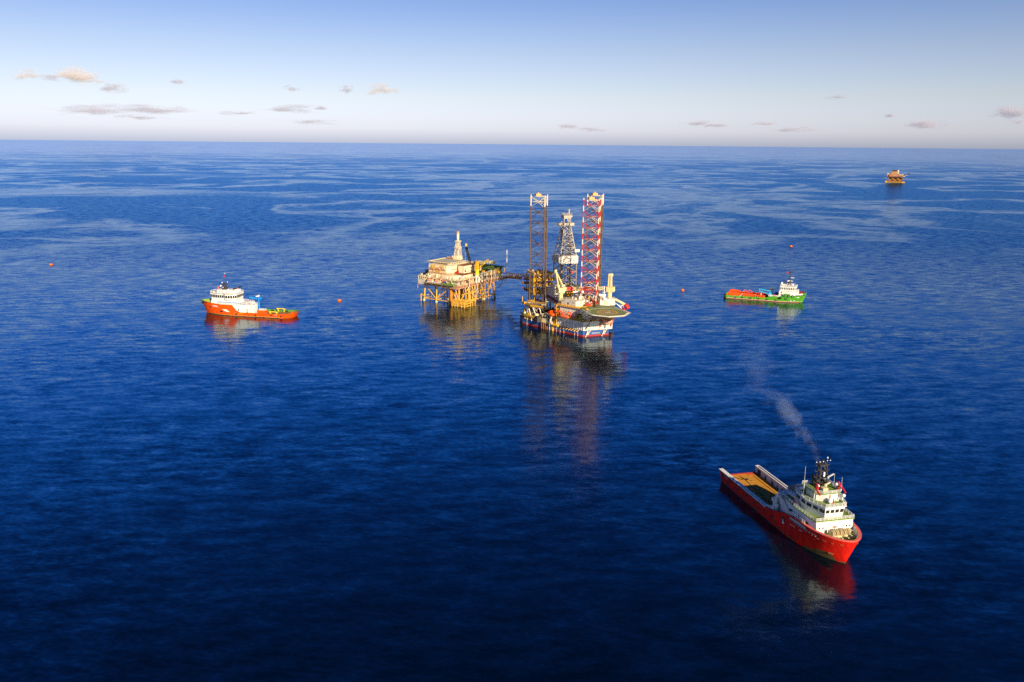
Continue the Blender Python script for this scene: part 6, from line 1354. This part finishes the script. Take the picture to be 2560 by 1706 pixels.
    mb.path([(39.4, 22, 23.2), (39.4, 41, 24.6), (39.4, 42, 17)], .32, 6)
    for v_ in (45, 47.5, 52, 55): mb.bar((39.6, v_, 17.2), (39.6, v_ + 1.4, 24), .32); mb.bar((39.6, v_ + 2.8, 17.2), (39.6, v_ + 1.4, 24), .32)
    for v_ in (19.5, 23, 27.4): mb.lathe([(.5, -2.6), (.8, -2.2), (.8, 2.2), (.5, 2.6)], (40, v_, 19), 8)
    mb.path([(39.6, 53, 16.6), (41, 58, 17), (43, 64, 16.8), (43.2, 66, 17)], .24, 5); mb.build('pipe_frame', rig_white, T)
    mb = MB(); mb.tube((42, 61, 24), (42, 61, 40.5), .32, 6); mb.tube((42, 61, 29), (40, 57.4, 25.2), .22, 5); mb.build('antenna_pole', white_clean, T)
    mb = MB(); mb.bar((39, 61, 14.8), (38, 53, 7.5), .4); mb.bar((42.5, 64, 15.6), (38.6, 54, 8), .4); mb.b2(36, 43, 58, 64, 15.4, 15.8); mb.rail([(43, 58, 15.8), (43, 64, 15.8)], 1.2, r_=.12); mb.build('bridge_landing', jacket_yellow, T)
    return T
PF = platform()
for k, (u_, lab) in enumerate(((11.5, 'salmon and white lifeboat at the outer end of the platform boat gallery'), (18.9, 'salmon and white lifeboat beside the green landing on the platform'))):
    b = lifeboat('lifeboat', lab, pf_world(u_, -5.4, 17.6), PF_A, pale_salmon, 6.6, 'lifeboats on the production platform gallery')
    mb = MB(); mb.path([(-3.4, 0, .9), (-2.7, 1.2, .9), (2.7, 1.2, .9), (3.4, 0, .9), (2.7, -1.2, .9), (-2.7, -1.2, .9), (-3.4, 0, .9)], .42, 6); mb.build('white_keel', white_clean, b)

def wellhead():
    w0 = rig_world(-86, -9); T = thing('wellhead_platform', 'yellow wellhead platform standing behind the dark near leg of the drilling rig', 'oil platform', (w0[0], w0[1], 0), RIG_A)
    for x in (-6, 6):
        for y in (-6, 6): MB().tube((x * 1.15, y * 1.15, -5), (x, y, 31), .75, 8).build('leg', jacket_yellow, T)
    mb = MB()
    for a, b in (((-6, -6), (6, -6)), ((6, -6), (6, 6)), ((6, 6), (-6, 6)), ((-6, 6), (-6, -6))): mb.xtruss((*a, 2), (*a, 16), (*b, 2), (*b, 16), 1, .4)
    mb.build('jacket_bracing', mat('dark_jacket_steel', (.20, .13, .06), .7, dirt=.5), T)
    mb = MB()
    for z, w_ in ((16.5, 8.5), (22.5, 8.5), (26.8, 8.2), (31.2, 8.0)): mb.b2(-w_, w_, -w_, w_, z, z + .7)
    for z in (17.2, 23.2, 27.5, 31.9): mb.rail([(-8, -8, z), (8, -8, z), (8, 8, z), (-8, 8, z)], 1.2, True, r_=.14, rows=3)
    for x, y in ((8, -8), (8, 0), (8, 8), (-8, -8), (0, -8)): mb.tube((x, y, 16.5), (x, y, 31.5), .4, 6)
    mb.build('deck_level', yellow, T)
    mb = MB(); random.seed(23)
    for z, hh in ((17.2, 4.6), (23.2, 3), (27.5, 3), (31.9, 1.6)):
        for k in range(14): mb.m(random.choice((0, 0, 1, 2, 3))); h_ = random.uniform(.8, hh); mb.box((random.uniform(-7, 7.6), random.uniform(-7.6, 7), z + h_ / 2), (random.uniform(.8, 2.6), random.uniform(.8, 2.6), h_))
    mb.b2(-3, 5, -4, 5, 31.9, 34.0); mb.build('wellhead_equipment', [yellow, dark, salmon_rust, cream], T)
    mb = MB(); mb.lathe([(.5, -2), (1.6, -1.5), (1.6, 1.5), (.5, 2)], (-1, -6.4, 33.2), 12, 'x'); mb.build('vessel', steel_tan, T)
    mb = MB(); mb.m(0); mb.tube((-9.5, -11, 19), (-6, -8, 17), .9, 6); mb.tube((-9, -11.5, 23.6), (-7, -9, 23), 1.0, 6); mb.m(1); mb.box((-9.6, -10.6, 26.4), (1.2, 1.4, 1.8)); mb.box((-4, -9.6, 25.6), (1.2, 1, 1.4)); mb.build('side_outlet', [rust, mat('blue_cover', (.02, .08, .5), .5)], T)
    return T
WELL = wellhead()
def bridge():
    a = Vector(pf_world(40.5, 63, 16.6)); b = Vector(rig_world(-92, -16.5, 26.4)); T = thing('access_bridge', 'rusty yellow truss footbridge between the production platform and the wellhead platform', 'bridge', (a + b) / 2)
    o = (a + b) / 2; a, b = a - o, b - o
    mb = MB(); box_truss(mb, a + Vector((0, 0, 1.6)), b + Vector((0, 0, 1.6)), 2.6, 3.2, 20, .2); mb.build('truss', yellow, T)
    mb = MB(); d = (b - a).normalized(); s_ = d.cross(Vector((0, 0, 1))).normalized() * 1.3
    mb.add([a + s_, b + s_, b - s_, a - s_] + [v - Vector((0, 0, 1.1)) for v in (a + s_, b + s_, b - s_, a - s_)], [(0, 1, 2, 3), (7, 6, 5, 4), (0, 4, 5, 1), (1, 5, 6, 2), (2, 6, 7, 3), (3, 7, 4, 0)]); mb.build('walkway', rust, T)
    mb = MB(); s2 = s_ * 1.25
    for e in (0.0,): mb.tube(a - s2 + Vector((0, 0, .5)), b - s2 + Vector((0, 0, .5)), .35, 6); mb.tube(a + s2 + Vector((0, 0, .3)), b + s2 + Vector((0, 0, .3)), .3, 6)
    mb.build('pipeline', mat('amber_pipe', (.46, .24, .05), .7, dirt=.5), T)
bridge()
CLOUD_D = 1.0
# ------------------------------------------------------------------ far platform
def far_platform():
    x0, y0 = 1434.0, 3054.0; T = thing('distant_platform', 'small rust coloured platform standing alone far out near the horizon', 'oil platform', (x0, y0, 0), R(-25))
    for u_ in (-26, -9, 9, 26):
        for v_ in (-12, 12): MB().tube((u_ * 1.08, v_ * 1.1, -5), (u_, v_, 20), 1.1, 6).build('leg', rust, T)
    mb = MB(); us = (-26, -9, 9, 26)
    for v_ in (-12.6, 12.6):
        for a, b in zip(us, us[1:]): mb.xtruss((a, v_, 2), (a, v_, 19), (b, v_, 2), (b, v_, 19), 1, .6)
        mb.tube((-29, v_, 4), (32, v_, 4), .8, 5)
    for k in range(12): mb.tube((-6 + k * 2.6, 0, -4), (-6 + k * 2.6, 0, 20), .7, 6)
    mb.build('jacket_bracing', jacket_yellow, T)
    mb = MB(); mb.b2(-22, 24, -8, 8, 3, 20); mb.build('conductor_bundle', rust, T)
    mb = MB(); mb.b2(22, 34, -15, -6, 1.5, 5.5); mb.b2(-33, -27, -14, -8, 2, 8); mb.build('boat_landing', yellow, T)
    MB().b2(-30, 28, -15, 15, 20, 24).build('cellar_deck', mat('dark_purple_steel', (.07, .035, .045), .8), T)
    mb = MB(); mb.b2(-22, 10, -13, 13, 24, 35); mb.b2(-30, -22, -10, 13, 24, 31); mb.build('main_module', mat('far_orange_rust', (.50, .20, .10), .7, dirt=.7, dirt_rgb=(.25, .08, .04), scale=.12), T)
    mb = MB(); mb.b2(-12, 4, -13.3, -12.9, 26, 33); mb.b2(-15, 7, -11, 11, 35, 44); mb.build('upper_module', mat('far_ochre', (.52, .27, .12), .7, dirt=.7, dirt_rgb=(.28, .10, .04), scale=.12), T)
    mb = MB(); mb.b2(-14, 2, -11.5, 11, 44, 47); mb.b2(-12, 2, -12, 8, 43.5, 44.2); mb.build('roof_plant', dark, T)
    mb = MB(); mb.prism([(5, -12), (10, -12), (10, -6), (5, -6)], 35, 48); mb.build('white_tower', stained_cream, T)
    mb = MB(); random.seed(3)
    for k in range(20): u_ = random.uniform(10, 30); h_ = random.uniform(2, 8); mb.m(random.choice((0, 1, 2))); mb.box((u_, random.uniform(-13, 10), 24 + h_ / 2), (random.uniform(2, 5), 4, h_))
    mb.box((-25, -9, 33), (6, 4, 6)); mb.build('deck_equipment', [yellow, stained_cream, salmon_rust], T)
    mb = MB(); mb.m(0); mb.tube((18, -13, 24), (47, -14, 37), 1.5, 6); mb.m(1); mb.tube((20, -14.5, 22), (40, -15, 31), .9, 5); mb.build('flare_boom', [dark, white], T)
far_platform()

# ------------------------------------------------------------------ mooring buoys
def buoy(x, y, s, label, top):
    T = thing('mooring_buoy', label, 'buoy', (x, y, 0), random.uniform(0, 3), 'orange mooring buoys on the open water')
    MB().lathe([(.3, -.8), (1.2, -.75), (1.55, -.35), (1.6, .3), (1.5, .9), (1.0, 1.35), (.35, 1.45)], (0, 0, 0), 16).build('float', buoy_orange, T, smooth=True)
    MB().lathe([(1.56, -.5), (1.68, -.4), (1.68, .05), (1.6, .12)], (0, 0, 0), 16).build('fender_band', mat('dark_rubber_red', (.10, .012, .008), .8), T)
    mb = MB(); mb.tube((0, 0, 1.4), (0, 0, 1.4 + top), .18, 6); mb.path([(.35 * math.cos(a), 0, 1.75 + top + .35 * math.sin(a)) for a in [k * math.pi / 5 for k in range(11)]], .09, 5); mb.build('mooring_ring', dark, T)
    T.scale = (s, s, s)
H0 = 130
buoy(-3.788 * H0, 6.487 * H0, 1.15, 'orange mooring buoy alone on the water far beyond the bow of the orange tug', .3)
buoy(-1.123 * H0, 5.075 * H0, 1.05, 'orange mooring buoy between the orange tug and the production platform', .2)
buoy(1.206 * H0, 5.574 * H0, 1.05, 'orange mooring buoy between the drilling rig and the green vessel', .5)
buoy(2.858 * H0, 8.19 * H0, 1.25, 'orange mooring buoy far behind the green vessel, with a dark side', .4)

# ------------------------------------------------------------------ clouds and smoke (air with density)
def vapour(name, rgb, dens, scale, edge, det=5, aniso=0.0):
    m = bpy.data.materials.new(name); m.use_nodes = True; nt = m.node_tree; n = nt.nodes; l = nt.links; n.clear()
    out = n.new('ShaderNodeOutputMaterial'); pv = n.new('ShaderNodeVolumePrincipled'); pv.inputs['Color'].default_value = (*rgb, 1); pv.inputs['Anisotropy'].default_value = aniso
    tc = n.new('ShaderNodeTexCoord'); oi = n.new('ShaderNodeObjectInfo')
    ln = n.new('ShaderNodeVectorMath'); ln.operation = 'LENGTH'; l.new(tc.outputs['Object'], ln.inputs[0])
    ad = n.new('ShaderNodeVectorMath'); ad.operation = 'MULTIPLY_ADD'; ad.inputs[1].default_value = (scale, scale, scale)
    l.new(tc.outputs['Object'], ad.inputs[0])
    cx = n.new('ShaderNodeCombineXYZ'); mm = n.new('ShaderNodeMath'); mm.operation = 'MULTIPLY'; mm.inputs[1].default_value = 57.0; l.new(oi.outputs['Random'], mm.inputs[0]); l.new(mm.outputs[0], cx.inputs[0]); l.new(mm.outputs[0], cx.inputs[2]); l.new(cx.outputs[0], ad.inputs[2])
    nz = n.new('ShaderNodeTexNoise'); nz.inputs['Scale'].default_value = 1; nz.inputs['Detail'].default_value = det; nz.inputs['Roughness'].default_value = .6; l.new(ad.outputs[0], nz.inputs['Vector'])
    a = n.new('ShaderNodeMapRange'); l.new(ln.outputs['Value'], a.inputs[0])
    for i, v in enumerate((0.15, 0.98, 0.0, 1.0)): a.inputs[i + 1].default_value = v
    s_ = n.new('ShaderNodeMath'); s_.operation = 'SUBTRACT'; l.new(nz.outputs['Fac'], s_.inputs[0])
    k = n.new('ShaderNodeMath'); k.operation = 'MULTIPLY_ADD'; l.new(a.outputs[0], k.inputs[0]); k.inputs[1].default_value = edge; k.inputs[2].default_value = 0.36; l.new(k.outputs[0], s_.inputs[1])
    d = n.new('ShaderNodeMath'); d.operation = 'MULTIPLY'; d.use_clamp = False; mx = n.new('ShaderNodeMath'); mx.operation = 'MAXIMUM'; mx.inputs[1].default_value = 0; l.new(s_.outputs[0], mx.inputs[0]); l.new(mx.outputs[0], d.inputs[0]); d.inputs[1].default_value = dens
    l.new(d.outputs[0], pv.inputs['Density']); l.new(pv.outputs[0], out.inputs['Volume'])
    return m
def ray_dir(px, py):
    a, b = (px - 1280) / F_PX, (853 - py) / F_PX; return (f + a * r2 + b * u2)
_sph = None
def puff(name, loc, scale, m, parent=None, rz=0):
    global _sph
    if _sph is None:
        bm = bmesh.new(); bmesh.ops.create_icosphere(bm, subdivisions=2, radius=1.0); _sph = bpy.data.meshes.new('vapour'); bm.to_mesh(_sph); bm.free()
    me = _sph.copy(); me.materials.append(m); o = bpy.data.objects.new(name, me); COL.objects.link(o); o.location = loc; o.scale = scale; o.rotation_euler = (0, 0, rz)
    if parent: o.parent = parent
    return o
cloud_warm = vapour('warm_cloud', (.97, .90, .86), 0.034, 1.7, .36, 5, -.1)
cloud_grey = vapour('mauve_cloud', (.88, .85, .93), 0.026, 1.9, .36, 5, 0)
CL = [  # azimuth / height from the photograph, turned into real distance by a cloud base of 1 to 1.5 km
    (207, 190, 112, 30, 0, 'broad peach lit cumulus cloud, largest and brightest of all'), (60, 187, 62, 18, 0, 'small peach cloud at the end of the row with the broadest one'), (128, 195, 50, 12, 1, 'thin wisp between the two peach clouds'),
    (282, 222, 60, 18, 1, 'mauve cloud just below the broad peach one'), (443, 205, 34, 10, 1, 'tiny lone wisp level with the broad peach cloud, far from others'), (945, 224, 88, 22, 0, 'peach and grey cloud above the production platform'),
    (868, 224, 40, 16, 1, 'small cloud next to the peach and grey one over the platform'), (730, 221, 32, 14, 1, 'little dark wisp at the end of the row over the platform'), (240, 276, 130, 22, 1, 'puffy mauve end of the long low cloud bank'), (380, 276, 190, 16, 1, 'flat stretched mauve end of the long low cloud bank'),
    (720, 273, 112, 18, 1, 'flat mauve cloud low over the sea behind the production platform'), (590, 283, 70, 9, 1, 'thin flat streak beside the flat mauve cloud'), (350, 294, 90, 9, 1, 'thin streak below the long low bank'), (800, 271, 36, 9, 1, 'small dark streak trailing off the flat mauve cloud'),
    (2090, 244, 52, 8, 1, 'thin grey streak high over the far platform'), (2310, 313, 122, 20, 1, 'dark mauve cloud low over the horizon, just above the distant platform'), (2530, 280, 84, 24, 1, 'mauve cloud cut off by the edge of the picture'), (1745, 308, 60, 12, 1, 'small grey cloud between the rig legs and the distant platform'),
    (1790, 315, 70, 9, 1, 'flat grey streak under the small grey cloud'), (1915, 310, 60, 9, 1, 'flat grey streak to the side of the small grey cloud'), (1985, 324, 90, 10, 1, 'long faint streak just over the horizon'), (1425, 317, 56, 12, 1, 'faint cloud behind the derrick top'), (1480, 324, 60, 10, 1, 'faint streak beside the cloud behind the derrick'),
    (780, 306, 120, 9, 1, 'row of faint streaks low over the sea, under the flat mauve cloud'), (2225, 290, 24, 10, 1, 'tiny puff above the distant platform, beside the dark mauve cloud'), (2545, 306, 40, 8, 1, 'thin dark streak just under the cloud cut off by the edge'),
]
for px, py, wpx, hpx, k, lab in CL:
    d = ray_dir(px, py); t = math.hypot(d.x, d.y); el = d.z / t; dist = min(60000, 1500 / max(el, .02)); p = d / t * dist; p.z += CAM_H
    W_ = wpx / F_PX * dist; Hh = hpx / F_PX * dist
    o = puff('cloud', p, (W_ * .88, max(W_ * .38, Hh), Hh * 1.05), cloud_grey if k else cloud_warm, rz=-math.atan2(d.x, d.y)); tag(o, lab, 'cloud', 'small clouds low over the horizon')
# clouds stretch with distance, so their density follows their size
for o in [o for o in COL.objects if o.name.startswith('cloud')]:
    m = o.data.materials[0].copy(); o.data.materials[0] = m
    for nd in m.node_tree.nodes:
        if nd.type == 'MATH' and nd.operation == 'MULTIPLY' and abs(nd.inputs[1].default_value - 57) > 1: nd.inputs[1].default_value *= 500 / o.scale[1] * CLOUD_D
# ------------------------------------------------------------------ smoke from the red vessel
smoke_m = vapour('thin_smoke', (.66, .80, .98), 0.20, 1.0, .26, 4)
S = thing('smoke', 'thin grey exhaust smoke drifting up from the red supply vessel', 'smoke', (104.6, 253.0, 23.5)); S['kind'] = 'stuff'
SM = (((105.4, 255.5, 25.2), 1.6, 2.6, 1.3), ((105.2, 259, 28), 2.4, 3.6, 1.0), ((103.6, 262.6, 30.8), 2.9, 3.8, .9), ((101.2, 264.6, 33.4), 3.4, 3.8, .7), ((99.0, 266, 37), 4.6, 5.6, .8), ((97.0, 267, 41), 5.4, 5.4, .55), ((93.0, 268, 44), 7.4, 4.0, .34), ((90, 276, 47), 8, 5, .18), ((91, 287, 52), 9, 9, .12), ((90, 296, 60), 10, 12, .08))
SM2 = []
for p, q in zip(SM, SM[1:]):
    SM2 += [p, (tuple((u_ + v_) / 2 for u_, v_ in zip(p[0], q[0])), (p[1] + q[1]) / 2, (p[2] + q[2]) / 2, (p[3] + q[3]) / 2)]
for (x, y, z), a, b, k in SM2:
    o = puff('smoke_puff', (x - 104.6, y - 253.0, z - 23.5), (a, a, b), smoke_m, S); m = smoke_m.copy(); o.data.materials[0] = m
    for nd in m.node_tree.nodes:
        if nd.type == 'MATH' and nd.operation == 'MULTIPLY' and abs(nd.inputs[1].default_value - 57) > 1: nd.inputs[1].default_value *= k
